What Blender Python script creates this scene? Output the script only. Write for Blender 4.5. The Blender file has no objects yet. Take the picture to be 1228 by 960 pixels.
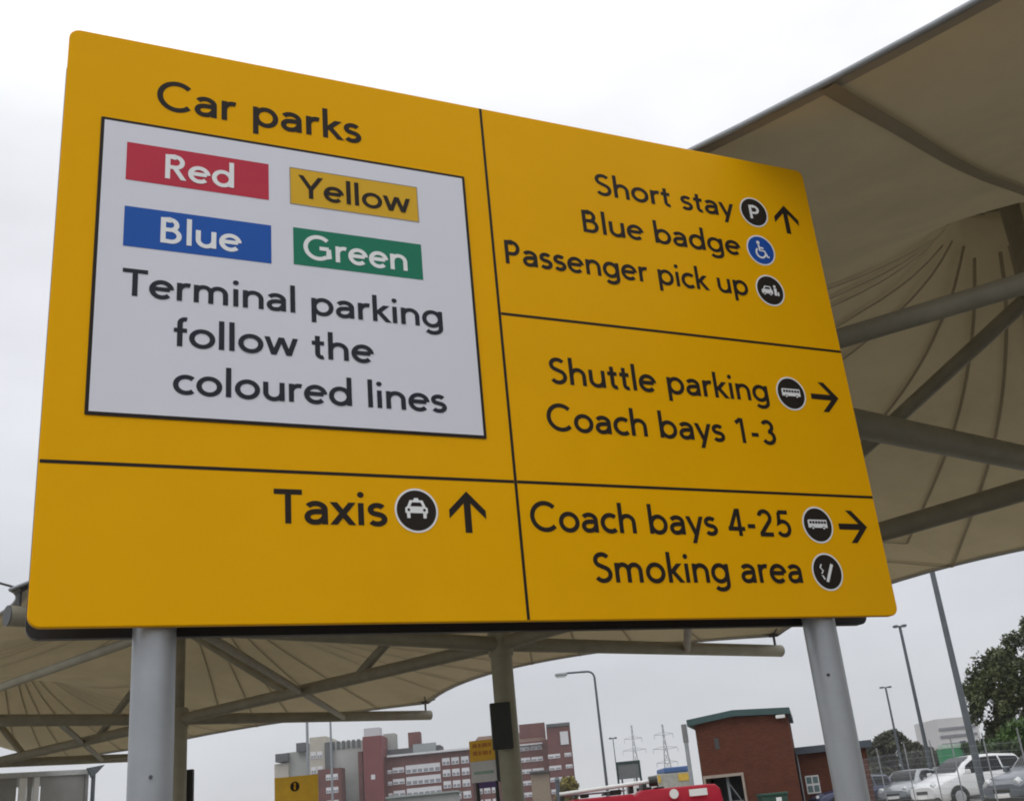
import bpy, bmesh, math, random
import numpy as np
from mathutils import Vector, Matrix
R_ = math.radians
sc = bpy.context.scene
COL = sc.collection

# ------------------------------------------------------------------ camera
EYE = 1.35
M = Matrix(((0.99537234, -0.09609325, 0.0), (0.03472078, 0.35965178, 0.93244038), (-0.08960122, -0.92812536, 0.36132386)))
F = 1292.12                                   # focal length in photo pixels (photo 1228 wide)
cam = bpy.data.cameras.new('camera'); cam_o = bpy.data.objects.new('camera', cam); COL.objects.link(cam_o)
cam.sensor_width = 36; cam.lens = F / 1228 * 36; cam.clip_end = 9000; cam.clip_start = 0.05
X, Y_, Z_ = M.col[0], -M.col[1], -M.col[2]
cam_o.matrix_world = Matrix(((X[0], Y_[0], Z_[0], 0), (X[1], Y_[1], Z_[1], 0), (X[2], Y_[2], Z_[2], EYE), (0, 0, 0, 1)))
sc.camera = cam_o
def at(px, py, Y):
    """world point seen at photo pixel px,py at forward distance Y"""
    d = M @ Vector(((px - 614) / F, (py - 480) / F, 1)); return Vector((0, 0, EYE)) + d * (Y / d.y)
def atz(px, py, z):
    d = M @ Vector(((px - 614) / F, (py - 480) / F, 1)); return Vector((0, 0, EYE)) + d * ((z - EYE) / d.z)

# ------------------------------------------------------------------ sky, sun, exposure
SUN_EL, SUN_AZ = R_(52), R_(215)              # azimuth clockwise from +Y: behind the camera, to the left
w = bpy.data.worlds.new('World'); sc.world = w; w.use_nodes = True
nt = w.node_tree; nt.nodes.clear()
def N(t, **k):
    n = nt.nodes.new(t)
    for a, b in k.items(): setattr(n, a, b)
    return n
out = N('ShaderNodeOutputWorld'); bg = N('ShaderNodeBackground'); bg.inputs['Strength'].default_value = 0.1
sky = N('ShaderNodeTexSky', sky_type='NISHITA', sun_disc=False, sun_elevation=SUN_EL, sun_rotation=SUN_AZ)
tc = N('ShaderNodeTexCoord'); sp = N('ShaderNodeSeparateXYZ'); nt.links.new(tc.outputs['Generated'], sp.inputs[0])
mx = N('ShaderNodeMath', operation='MAXIMUM'); nt.links.new(sp.outputs['Z'], mx.inputs[0]); mx.inputs[1].default_value = 0
ramp = N('ShaderNodeValToRGB'); nt.links.new(mx.outputs[0], ramp.inputs[0])
cr = ramp.color_ramp                          # overcast luminance rises towards the zenith
cr.elements[0].position = 0.0; cr.elements[0].color = (0.370, 0.376, 0.392, 1)
cr.elements[1].position = 1.0; cr.elements[1].color = (1.0, 1.0, 0.985, 1)
for p_, c_ in ((.12, (.392, .402, .424)), (.22, (.418, .428, .452)), (.50, (.495, .503, .528)), (.68, (.66, .668, .675))):
    e = cr.elements.new(p_); e.color = (*c_, 1)
mp = N('ShaderNodeMapping'); mp.inputs['Scale'].default_value = (1.0, 1.0, 2.6); nt.links.new(tc.outputs['Generated'], mp.inputs[0])
no = N('ShaderNodeTexNoise'); no.inputs['Scale'].default_value = 2.6; no.inputs['Detail'].default_value = 5; no.inputs['Roughness'].default_value = .55
nt.links.new(mp.outputs[0], no.inputs['Vector'])
mr = N('ShaderNodeMapRange'); mr.inputs['From Min'].default_value = .3; mr.inputs['From Max'].default_value = .7
mr.inputs['To Min'].default_value = 15.6; mr.inputs['To Max'].default_value = 19.4; nt.links.new(no.outputs[0], mr.inputs[0])
vm = N('ShaderNodeVectorMath', operation='SCALE'); nt.links.new(ramp.outputs[0], vm.inputs[0]); nt.links.new(mr.outputs[0], vm.inputs['Scale'])
mix = N('ShaderNodeMix', data_type='RGBA'); mix.inputs['Factor'].default_value = .06
nt.links.new(vm.outputs[0], mix.inputs['A']); nt.links.new(sky.outputs[0], mix.inputs['B'])
nt.links.new(mix.outputs['Result'], bg.inputs[0]); nt.links.new(bg.outputs[0], out.inputs[0])
sun = bpy.data.lights.new('sun', 'SUN'); sun.energy = 0.55; sun.angle = R_(40); sun.color = (1, .97, .92)
so = bpy.data.objects.new('sun', sun); COL.objects.link(so)
sd = Vector((math.sin(SUN_AZ) * math.cos(SUN_EL), math.cos(SUN_AZ) * math.cos(SUN_EL), math.sin(SUN_EL)))
so.rotation_euler = sd.to_track_quat('Z', 'Y').to_euler()
vs = sc.view_settings; vs.view_transform = 'Standard'; vs.look = 'None'; vs.exposure = 0.04; vs.gamma = 1; vs.use_curve_mapping = False
sc.cycles.max_bounces = 8; sc.cycles.filter_width = 1.9

# ------------------------------------------------------------------ materials
MATS = {}
def mat(name, col, rough=.6, metal=0, var=.12, scale=6.0, coat=0, spec=.5, bump=0, kind=None, trans=0):
    if name in MATS: return MATS[name]
    m = bpy.data.materials.new(name); m.use_nodes = True; t = m.node_tree; b = t.nodes['Principled BSDF']
    b.inputs['Roughness'].default_value = rough; b.inputs['Metallic'].default_value = metal
    b.inputs['Coat Weight'].default_value = coat; b.inputs['Coat Roughness'].default_value = .12
    b.inputs['Specular IOR Level'].default_value = spec
    tcn = t.nodes.new('ShaderNodeTexCoord'); n = t.nodes.new('ShaderNodeTexNoise')
    n.inputs['Scale'].default_value = scale; n.inputs['Detail'].default_value = 6; n.inputs['Roughness'].default_value = .65
    t.links.new(tcn.outputs['Object'], n.inputs['Vector'])
    r = t.nodes.new('ShaderNodeValToRGB'); t.links.new(n.outputs[0], r.inputs[0])
    r.color_ramp.elements[0].position = .3; r.color_ramp.elements[1].position = .72
    r.color_ramp.elements[0].color = tuple(c * (1 - var) for c in col) + (1,)
    r.color_ramp.elements[1].color = tuple(min(1, c * (1 + var)) for c in col) + (1,)
    res = r.outputs[0]
    if kind == 'brick':
        mpn = t.nodes.new('ShaderNodeMapping'); mpn.inputs['Rotation'].default_value = (R_(90), 0, 0)
        t.links.new(tcn.outputs['Object'], mpn.inputs[0])
        bt = t.nodes.new('ShaderNodeTexBrick'); bt.inputs['Scale'].default_value = 1.0
        bt.inputs['Brick Width'].default_value = .225; bt.inputs['Row Height'].default_value = .075; bt.inputs['Mortar Size'].default_value = .008
        bt.inputs['Mortar'].default_value = (.12, .085, .065, 1)
        bt.inputs['Color1'].default_value = tuple(c * .75 for c in col) + (1,); bt.inputs['Color2'].default_value = tuple(c * 1.3 for c in col) + (1,)
        t.links.new(mpn.outputs[0], bt.inputs['Vector'])
        mm = t.nodes.new('ShaderNodeMix'); mm.data_type = 'RGBA'; mm.inputs['Factor'].default_value = .5
        t.links.new(bt.outputs[0], mm.inputs['A']); t.links.new(res, mm.inputs['B']); res = mm.outputs['Result']
    t.links.new(res, b.inputs['Base Color'])
    if trans: b.inputs['Transmission Weight'].default_value = trans
    if bump:
        bn = t.nodes.new('ShaderNodeBump'); bn.inputs['Strength'].default_value = bump; bn.inputs['Distance'].default_value = .02
        t.links.new(n.outputs[0], bn.inputs['Height']); t.links.new(bn.outputs[0], b.inputs['Normal'])
    MATS[name] = m; return m
YEL = mat('sign_yellow', (.82, .405, .0), .45, var=.03, scale=1.4, coat=.03, spec=.05)
WHT = mat('sign_white', (.71, .71, .775), .45, var=.02, scale=2, spec=.3)
INK = mat('sign_ink', (.018, .012, .008), .55, var=.1, spec=.2)
INKW = mat('ink_on_white', (.020, .022, .032), .55, var=.1, spec=.2)
WLET = mat('white_vinyl', (.80, .80, .80), .5, var=.02)
REDL = mat('red_vinyl', (.50, .032, .060), .45, var=.04, spec=.2)
BLUL = mat('blue_vinyl', (.012, .092, .40), .45, var=.04, spec=.2)
GRNL = mat('green_vinyl', (.010, .185, .105), .45, var=.04, spec=.2)
YELL = mat('yellow_vinyl', (.68, .39, .015), .45, var=.04, spec=.2)
DARKP = mat('dark_panel', (.022, .023, .026), .45, var=.25, scale=3)
EDGE = mat('panel_edge', (.30, .25, .16), .5, var=.1)
STEEL = mat('grey_paint_steel', (.36, .375, .39), .40, metal=.5, var=.10, scale=4, coat=.05)
BOLT = mat('bolt_dark', (.10, .10, .11), .4, metal=.6)
def membrane_mat():
    m = mat('membrane', (.62, .53, .345), .75, var=.11, scale=.8, bump=.05)
    t = m.node_tree; b = t.nodes['Principled BSDF']; o = t.nodes['Material Output']      # coated fabric lets a little daylight through
    tr = t.nodes.new('ShaderNodeBsdfTranslucent'); tr.inputs[0].default_value = (.85, .70, .42, 1)
    mx = t.nodes.new('ShaderNodeMixShader'); mx.inputs[0].default_value = .027
    t.links.new(b.outputs[0], mx.inputs[1]); t.links.new(tr.outputs[0], mx.inputs[2]); t.links.new(mx.outputs[0], o.inputs[0])
    return m
MEMB = membrane_mat()
SEAM = mat('membrane_seam', (.36, .30, .20), .8, var=.06)
HEM = mat('membrane_hem', (.40, .36, .29), .8, var=.06)
TUBE = mat('canopy_steel', (.27, .25, .19), .5, var=.14, scale=3, spec=.4)
COLM = mat('canopy_column', (.33, .31, .225), .55, var=.12, scale=2.5)
CLAMP = mat('clamp_metal', (.10, .10, .10), .5, metal=.5)
BLACK = mat('black_plastic', (.028, .031, .027), .5, var=.25)
BRICK = mat('orange_brick', (.105, .032, .017), .9, spec=.15, var=.3, scale=1.6, kind='brick')
GREENR = mat('green_metal_roof', (.035, .075, .075), .5, var=.12)
ASPH = mat('asphalt', (.075, .074, .072), .9, var=.25, scale=3, bump=.3)
PAVE = mat('concrete_paving', (.17, .162, .147), .88, var=.18, scale=1.5, bump=.2)
TYRE = mat('tyre_rubber', (.016, .016, .017), .8)
RIM = mat('alloy_rim', (.42, .43, .45), .35, metal=.8)
GLASS = mat('dark_glass', (.012, .014, .016), .2, var=.1, coat=.0, spec=.2)
LAMPM = mat('lamp_glass', (.62, .64, .66), .15, coat=.5)
WFRAME = mat('white_frame', (.72, .72, .71), .5, var=.05)
GALV = mat('galvanised', (.30, .32, .34), .5, metal=.3, var=.12)
DGALV = mat('dark_pole_paint', (.095, .11, .125), .5, var=.15)
BARK = mat('bark', (.085, .065, .048), .9, var=.3, scale=8)

# ------------------------------------------------------------------ mesh helpers
class MB:
    def __init__(s): s.v = []; s.f = []; s.m = []; s.sm = []
    def add(s, vs, fs, mi=0, smooth=False):
        o = len(s.v); s.v += [tuple(p) for p in vs]
        for f in fs: s.f.append([o + i for i in f]); s.m.append(mi); s.sm.append(smooth)
    def box(s, lo, hi, mi=0, mtx=None):
        (a, b, c), (d, e_, f) = lo, hi
        vs = [Vector(p) for p in ((a, b, c), (d, b, c), (d, e_, c), (a, e_, c), (a, b, f), (d, b, f), (d, e_, f), (a, e_, f))]
        if mtx: vs = [mtx @ p for p in vs]
        s.add(vs, [(0, 3, 2, 1), (4, 5, 6, 7), (0, 1, 5, 4), (1, 2, 6, 5), (2, 3, 7, 6), (3, 0, 4, 7)], mi)
    def tube(s, p, q, r, r2=None, n=14, mi=0, caps=True):
        p, q = Vector(p), Vector(q); d = (q - p).normalized(); r2 = r if r2 is None else r2
        u = d.orthogonal().normalized(); v = d.cross(u)
        vs = [p + (u * math.cos(a) + v * math.sin(a)) * r for a in (2 * math.pi * k / n for k in range(n))]
        vs += [q + (u * math.cos(a) + v * math.sin(a)) * r2 for a in (2 * math.pi * k / n for k in range(n))]
        s.add(vs, [(k, (k + 1) % n, n + (k + 1) % n, n + k) for k in range(n)], mi, True)
        if caps:
            s.add(vs[:n], [tuple(range(n))[::-1]], mi); s.add(vs[n:], [tuple(range(n))], mi)
    def path(s, pts, r, n=8, mi=0):
        for a, b in zip(pts, pts[1:]): s.tube(a, b, r, n=n, mi=mi)
    def prism(s, poly, y0, y1, mi=0):                 # polygon in x,z extruded along y
        n = len(poly); vs = [(x, y0, z) for x, z in poly] + [(x, y1, z) for x, z in poly]
        s.add(vs, [tuple(range(n)), tuple(range(n, 2 * n))[::-1]] + [((k + 1) % n, k, n + k, n + (k + 1) % n) for k in range(n)], mi)
    def strip(s, L, Rr, y, mi=0):                     # flat ribbon in the x,z plane at depth y
        n = len(L); vs = [(a, y, b) for a, b in L] + [(a, y, b) for a, b in Rr]
        s.add(vs, [(k, n + k, n + k + 1, k + 1) for k in range(n - 1)], mi)
    def build(s, name, mats, parent=None, loc=None):
        me = bpy.data.meshes.new(name); me.from_pydata(s.v, [], s.f)
        for m in (mats if isinstance(mats, (list, tuple)) else [mats]): me.materials.append(m)
        me.polygons.foreach_set('material_index', s.m); me.polygons.foreach_set('use_smooth', s.sm)
        me.update()
        o = bpy.data.objects.new(name, me); COL.objects.link(o)
        if parent: o.parent = parent
        if loc is not None: o.location = loc
        return o
def fixn(o):
    bm = bmesh.new(); bm.from_mesh(o.data); bmesh.ops.recalc_face_normals(bm, faces=bm.faces); bm.to_mesh(o.data); bm.free(); return o
def bevel(o, wdt=.01, seg=2):
    b = o.modifiers.new('bevel', 'BEVEL'); b.width = wdt; b.segments = seg; b.limit_method = 'ANGLE'; return o
def tag(o, label, cat, group=None, kind=None):
    o['label'] = label; o['category'] = cat
    if group: o['group'] = group
    if kind: o['kind'] = kind
    return o
def thing(name, label, cat, loc=(0, 0, 0), rz=0, group=None):
    o = bpy.data.objects.new(name, None); COL.objects.link(o); o.location = loc; o.rotation_euler = (0, 0, rz)
    o.empty_display_size = .3
    return tag(o, label, cat, group)
def on_plane(base, rz):
    """photo pixel -> local x, z on the upright plane through base turned by rz"""
    n = Vector((-math.sin(rz), math.cos(rz), 0)); u = Vector((math.cos(rz), math.sin(rz), 0)); e = Vector((0, 0, EYE))
    def f(px, py):
        d = M @ Vector(((px - 614) / F, (py - 480) / F, 1)); q = e + d * ((base - e).dot(n) / d.dot(n)) - base
        return Vector((q.dot(u), 0, q.z))
    return f
def struct(o): o['kind'] = 'structure'; return o
def clone(o, parent, loc=None, rz=None):
    c = o.copy(); COL.objects.link(c); c.parent = parent
    if loc is not None: c.location = loc
    if rz is not None: c.rotation_euler.z = rz
    return c
def gz(y): return .40 * min(1, max(0, (y - 15) / 18))

# ------------------------------------------------------------------ ground
g = MB(); ys = [-60, -20, 0, 8, 15, 20, 26, 33, 60, 200, 900, 4000]; xs = [-4000, -400, -60, -20, 20, 60, 400, 4000]
vsg = [(x, y, gz(y)) for y in ys for x in xs]
g.add(vsg, [(j * 8 + i, j * 8 + i + 1, (j + 1) * 8 + i + 1, (j + 1) * 8 + i) for j in range(len(ys) - 1) for i in range(7)])
struct(g.build('ground', ASPH))
g = MB(); g.add([(-30, -14, .004 + 0), (24, -14, .004), (24, 15, .004), (-30, 15, .004)], [(0, 1, 2, 3)])
struct(g.build('pavement', PAVE))
g = MB()
BOUNCE = mat('bounce_concrete', (.36, .34, .295), .88, var=.16, scale=1.2, bump=.15)  # pale sheets added to bounce daylight up onto the canopy fabric
g.add([(-42, 15.004, .012), (30, 15.004, .012), (30, 20, gz(20) + .012), (-42, 20, gz(20) + .012), (30, 26, gz(26) + .012), (-42, 26, gz(26) + .012), (30, 33, gz(33) + .012), (-42, 33, gz(33) + .012), (30, 46, .412), (-42, 46, .412)], [(0, 1, 2, 3), (3, 2, 4, 5), (5, 4, 6, 7), (7, 6, 8, 9)])
struct(g.build('road', BOUNCE))
g = MB(); g.add([(3.5, 8.5, .008), (24, 6, .008), (24, 15, .008), (-6, 15, .008)], [(0, 1, 2, 3)]); struct(g.build('road', BOUNCE))  # second added bounce sheet, below the nearest canopy

# ------------------------------------------------------------------ lettering: strokes drawn as flat ribbons
Hs = .055; XH = .47; AS = .75; CP = .71; DS = -.21
def arc(cx, cy, rx, ry, a0, a1, n=None):
    n = n or max(4, int(abs(a1 - a0) / 9))
    return [(cx + rx * math.cos(R_(a0 + (a1 - a0) * k / n)), cy + ry * math.sin(R_(a0 + (a1 - a0) * k / n))) for k in range(n + 1)]
def P(x0, y0, x1, y1, k=1.0): return ('para', x0, y0, x1, y1, k)
def stem(x, y0, y1): return [(x, y0), (x, y1)]
def dot(x, y, r=.064): return ('dot', x, y, r)
G = {
 'a': (.50, [arc(.235, .305, .165, .125, 150, 0) + [(.40, .15), (.40, 0)], [(.385, .262), (.24, .262)] + arc(.215, .148, .135, .108, 95, 262) + [(.28, .048), (.345, .085), (.385, .14)]]),
 'b': (.58, [stem(.10, 0, AS), arc(.305, .235, .195, .2, 0, 360)]),
 'c': (.46, [arc(.28, .235, .205, .2, 48, 312)]),
 'd': (.58, [stem(.48, 0, AS), arc(.275, .235, .195, .2, 0, 360)]),
 'e': (.54, [[(.09, .25), (.445, .25)], arc(.275, .235, .2, .2, 4, 316)]),
 'f': (.31, [[(.15, 0), (.15, .58)] + arc(.255, .6, .105, .11, 180, 72), [(.03, XH - Hs), (.29, XH - Hs)]]),
 'g': (.58, [arc(.275, .235, .195, .2, 0, 360), [(.48, XH), (.48, -.02)] + arc(.29, -.03, .19, .135, 0, -146)]),
 'h': (.54, [stem(.10, 0, AS), arc(.275, .265, .17, .163, 180, 0) + [(.445, 0)]]),
 'i': (.21, [stem(.105, 0, XH), dot(.105, .645)]),
 'k': (.47, [stem(.10, 0, AS), P(.12, .21, .38, XH), P(.19, .28, .42, 0)]),
 'l': (.21, [stem(.105, 0, AS)]),
 'm': (.83, [stem(.10, 0, XH), arc(.255, .275, .15, .153, 180, 0) + [(.405, 0)], arc(.56, .275, .155, .153, 180, 0) + [(.715, 0)]]),
 'n': (.54, [stem(.10, 0, XH), arc(.275, .265, .17, .163, 180, 0) + [(.445, 0)]]),
 'o': (.57, [arc(.285, .235, .207, .2, 0, 360)]),
 'p': (.58, [stem(.10, DS, XH), arc(.305, .235, .195, .2, 0, 360)]),
 'r': (.35, [stem(.10, 0, XH), arc(.265, .255, .165, .172, 180, 70)]),
 's': (.41, [arc(.205, .335, .128, .095, 32, 235) + arc(.2, .137, .14, .102, 62, -148)]),
 't': (.34, [[(.155, .61), (.155, .17)] + arc(.25, .135, .095, .095, 180, 292), [(.03, XH - Hs), (.30, XH - Hs)]]),
 'u': (.54, [[(.095, XH), (.095, .2)] + arc(.265, .2, .17, .163, 180, 360), stem(.44, 0, XH)]),
 'w': (.71, [P(.055, XH, .195, 0), P(.355, XH, .195, 0), P(.355, XH, .515, 0), P(.655, XH, .515, 0)]),
 'x': (.47, [P(.06, XH, .41, 0), P(.41, XH, .06, 0)]),
 'y': (.49, [P(.055, XH, .245, .0), P(.435, XH, .165, DS)]),
 'C': (.70, [arc(.39, .355, .32, .32, 44, 316)]),
 'G': (.78, [arc(.39, .355, .32, .32, 44, 306) + [(.655, .10), (.655, .345)], [(.42, .345), (.655, .345)]]),
 'S': (.52, [arc(.26, .525, .17, .142, 32, 230) + arc(.255, .2, .185, .16, 58, -150)]),
 'T': (.54, [[(.02, CP - Hs), (.53, CP - Hs)], stem(.275, 0, CP - Hs)]),
 'R': (.55, [stem(.11, 0, CP), [(.11, CP - Hs), (.28, CP - Hs)] + arc(.28, .505, .155, .158, 90, -90) + [(.11, .347)], P(.255, .36, .47, 0)]),
 'P': (.53, [stem(.11, 0, CP), [(.11, CP - Hs), (.27, CP - Hs)] + arc(.27, .487, .165, .176, 90, -90) + [(.11, .311)]]),
 'B': (.57, [stem(.11, 0, CP), [(.11, CP - Hs), (.26, CP - Hs)] + arc(.26, .52, .14, .143, 90, -90) + [(.11, .377)], [(.26, .377), (.285, .377)] + arc(.285, .212, .172, .165, 90, -90) + [(.11, Hs)]]),
 'Y': (.58, [P(.045, CP, .29, .29), P(.535, CP, .29, .29), stem(.29, 0, .33)]),
 '1': (.50, [stem(.29, 0, CP), [(.10, .565), (.27, .685)]]),
 '2': (.55, [arc(.27, .5, .165, .165, 165, -32) + [(.12, .075)], [(.07, Hs), (.475, Hs)]]),
 '3': (.55, [arc(.26, .52, .145, .143, 152, -82), arc(.255, .21, .175, .165, 88, -150)]),
 '4': (.56, [P(.345, CP, .09, .17), [(.03, .185), (.52, .185)], stem(.37, 0, CP)]),
 '5': (.55, [[(.16, CP - Hs), (.45, CP - Hs)], [(.175, CP - Hs), (.15, .40)] + arc(.255, .225, .185, .185, 128, -148)]),
 '-': (.32, [[(.05, .26), (.27, .26)]]), ' ': (.27, []),
}
def text_width(t): return sum(G[c][0] for c in t)
def letters(mb, t, x0, x1, z, cap, y, mi=0):
    """text from ink edge x0 to ink edge x1 on baseline z, cap height cap, plane depth y (front is -y)"""
    sx = (x1 - x0) / (text_width(t) - .10); sz = cap / CP; x = x0 - .05 * sx; k = 0
    for c in t:
        adv, st = G[c]
        for s_ in st:
            yy = y - .00025 * (k % 6); k += 1
            tr = lambda p: (x + p[0] * sx, z + p[1] * sz)
            if s_[0] == 'para':
                _, a, b, c_, d, kk = s_; L = math.hypot(c_ - a, d - b); hw = Hs * L / abs(d - b)
                mb.strip([tr((a - hw, b)), tr((c_ - hw, d))], [tr((a + hw, b)), tr((c_ + hw, d))], yy, mi)
            elif s_[0] == 'dot':
                pts = [tr(p) for p in arc(s_[1], s_[2], s_[3], s_[3], 0, 342, 19)]
                mb.add([(p[0], yy, p[1]) for p in pts], [tuple(range(len(pts)))], mi)
            else:
                pts = s_; n = len(pts); Lp, Rp = [], []
                closed = math.hypot(pts[0][0] - pts[-1][0], pts[0][1] - pts[-1][1]) < 1e-4
                for i in range(n):
                    a = pts[i - 1] if i > 0 else (pts[-2] if closed else pts[0]); b = pts[i + 1] if i < n - 1 else (pts[1] if closed else pts[-1])
                    dx, dz = b[0] - a[0], b[1] - a[1]; L = math.hypot(dx, dz) or 1
                    nx, nz = -dz / L, dx / L
                    if 0 < i < n - 1:
                        d1 = Vector((pts[i][0] - a[0], pts[i][1] - a[1])); d2 = Vector((b[0] - pts[i][0], b[1] - pts[i][1]))
                        if d1.length > 1e-6 and d2.length > 1e-6:
                            cs = max(.45, math.cos(d1.angle(d2) / 2)); nx /= cs; nz /= cs
                    Lp.append(tr((pts[i][0] + nx * Hs, pts[i][1] + nz * Hs))); Rp.append(tr((pts[i][0] - nx * Hs, pts[i][1] - nz * Hs)))
                mb.strip(Lp, Rp, yy, mi)
        x += adv * sx
def words(t, x0, x1, z, cap, y, m_, parent):
    """one mesh per word, spaced as one line"""
    sx = (x1 - x0) / (text_width(t) - .10); x = x0 - .05 * sx
    for wd in t.split(' '):
        wv = text_width(wd) * sx; mb = MB(); letters(mb, wd, x + .05 * sx, x + wv - .05 * sx, z, cap, y); mb.build('lettering', m_, parent)['label'] = 'lettering ' + wd
        x += wv + G[' '][0] * sx
def rrect(x0, z0, x1, z1, r, n=6):
    return ([(x1 - r + r * math.cos(a), z1 - r + r * math.sin(a)) for a in np.linspace(0, math.pi / 2, n)] + [(x0 + r + r * math.cos(a), z1 - r + r * math.sin(a)) for a in np.linspace(math.pi / 2, math.pi, n)]
          + [(x0 + r + r * math.cos(a), z0 + r + r * math.sin(a)) for a in np.linspace(math.pi, 1.5 * math.pi, n)] + [(x1 - r + r * math.cos(a), z0 + r + r * math.sin(a)) for a in np.linspace(1.5 * math.pi, 2 * math.pi, n)])
def flat(mb, poly, y, mi=0): mb.add([(a, y, b) for a, b in poly], [tuple(range(len(poly)))], mi)
def frect(mb, x0, z0, x1, z1, y, mi=0): flat(mb, [(x0, z0), (x1, z0), (x1, z1), (x0, z1)], y, mi)

# ------------------------------------------------------------------ the big direction sign
SW, SH, SB = 3.9, 2.549, 2.1086
SIGN = thing('direction_sign', 'large yellow direction sign on two grey posts with car park, taxi and coach wording', 'sign', (-1.72654, 3.65337, 0), math.atan2(.43641, .89975))
m = MB(); m.prism(rrect(0, SB, SW, SB + SH, .045), .0, .035); fp = fixn(m.build('front_panel', YEL, SIGN)); fp['label'] = 'yellow front face with dark lettering'
bevel(fp, .004, 2)
m = MB(); m.prism(rrect(0, SB, SW, SB + SH, .045), .222, .262); rp = fixn(m.build('rear_panel', DARKP, SIGN)); rp['label'] = 'dark backing board behind the posts'
for z in (SB + .35, SB + 1.27, SB + 2.2):
    for y0 in (.036, .207): m = MB(); m.box((.15, y0, z - .03), (SW - .15, y0 + .014, z + .03)); m.build('mounting_rail', GALV, SIGN)
for px_ in (.435, 3.508):
    m = MB(); m.tube((px_, .1285, -.3), (px_, .1285, SB + SH - .1), .0775, n=32); po = m.build('post', STEEL, SIGN)
    dx, bz = (-.008, 1.60) if px_ < 1 else (-.052, 1.85)
    yb_ = .1285 - math.sqrt(.0775 ** 2 - dx ** 2); b = MB(); b.tube((px_ + dx, yb_ + .004, bz), (px_ + dx, yb_ - .006, bz), .007, n=8); b.build('bolt', BOLT, po)
KS = 1 / 1.14706                                # measured drawing units to metres
def zz(v): return SB + v
yT = -.0012
lw = .0068
for (x0, z0, x1, z1, k) in ((1.898 - lw, 0.004, 1.898 + lw, SH - .004, 0), (.004, .601 - lw, 1.898 - lw - .001, .601 + lw, 0), (1.898 + lw + .001, .601 - lw, SW - .004, .601 + lw, 0), (1.898 + lw + .001, 1.412 - lw, SW - .004, 1.412 + lw, 0)):
    m = MB(); frect(m, x0, zz(z0), x1, zz(z1), yT); m.build('divider_line', INK, fp)
for t, x0, x1, z, cap in (('Car parks', .426, 1.452, 2.540, .174), ('Taxis', .982, 1.493, .447, .160), ('Short stay', 2.879, 3.842, 2.470, .146), ('Blue badge', 2.754, 3.840, 2.203, .146),
        ('Passenger pick up', 2.243, 3.842, 1.928, .146), ('Shuttle parking', 2.44, 3.848, 1.241, .150), ('Coach bays 1-3', 2.397, 3.849, .976, .150), ('Coach bays 4-25', 2.246, 3.834, .439, .152), ('Smoking area', 2.566, 3.846, .184, .152)):
    words(t, x0 * KS, x1 * KS, zz(z * KS), cap * KS, yT, INK, fp)
# white panel with coloured labels
m = MB(); m.prism(rrect(.145, zz(.790), 1.778, zz(2.125), .004, 2), -.004, -.0005); bd = m.build('panel_border', INK, SIGN); fixn(bd)
m = MB(); frect(m, .145 + .014, zz(.790 + .014), 1.778 - .014, zz(2.125 - .014), -.0055); wp = m.build('white_panel', WHT, SIGN)
for t, x0, x1, z, cap in (('Terminal parking', .301, 1.846, 1.494, .138), ('follow the', .53, 1.463, 1.263, .138), ('coloured lines', .534, 1.829, 1.030, .138)):
    words(t, x0 * KS, x1 * KS, zz(z * KS), cap * KS, -.0068, INKW, wp)
for t, bx, tx, cap, mm, ink in (('Red', (.288, 2.104, .964, 2.314), (.465, .791, 2.142), .136, REDL, WLET), ('Yellow', (1.070, 2.101, 1.756, 2.318), (1.128, 1.700, 2.147), .132, YELL, INK),
        ('Blue', (.290, 1.747, .974, 1.960), (.453, .822, 1.788), .136, BLUL, WLET), ('Green', (1.083, 1.759, 1.757, 1.968), (1.140, 1.672, 1.799), .136, GRNL, WLET)):
    bx = [v * KS for v in bx]; tx = [v * KS for v in tx]; cap *= KS
    m = MB(); frect(m, bx[0], zz(bx[1]), bx[2], zz(bx[3]), -.0066, 0)
    if t == 'Yellow':
        for q in ((bx[0], bx[3] - .004, bx[2], bx[3]), (bx[0], bx[1], bx[2], bx[1] + .004), (bx[0], bx[1] + .0041, bx[0] + .004, bx[3] - .0041), (bx[2] - .004, bx[1] + .0041, bx[2], bx[3] - .0041)): frect(m, q[0], zz(q[1]), q[2], zz(q[3]), -.0072, 2)
    letters(m, t, tx[0], tx[1], zz(tx[2]), cap, -.0076, 1)
    o = m.build('colour_label', [mm, ink, EDGE], wp); o['label'] = t.lower() + ' label reading ' + t
# pictogram discs
WHITE_P, BLK_P, BLUE_P = WLET, INK, mat('badge_blue', (.010, .075, .36), .45, var=.04, spec=.2)
def disc(cx, cz, r, field):
    m = MB(); flat(m, [(cx + r * math.cos(a), zz(cz) + r * math.sin(a)) for a in np.linspace(0, 2 * math.pi, 49)[:-1]], yT - .0004, 0)
    q = r - .0085; flat(m, [(cx + q * math.cos(a), zz(cz) + q * math.sin(a)) for a in np.linspace(0, 2 * math.pi, 49)[:-1]], yT - .0010, 1)
    return m
def poly_sym(m, cx, cz, k, poly, y=-.0028, mi=0): flat(m, [(cx + a * k, zz(cz) + b * k) for a, b in poly], y, mi)
def circ(cx, cz, r, n=20): return [(cx + r * math.cos(a), cz + r * math.sin(a)) for a in np.linspace(0, 2 * math.pi, n + 1)[:-1]]
def picto(cx, cz, r, field, draw, label):
    cx, cz, r = cx * KS, cz * KS, r * KS
    m = disc(cx, cz, r, field); draw(m, cx, cz, r); o = m.build('pictogram', [WHITE_P, field], fp); o['label'] = label
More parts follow.
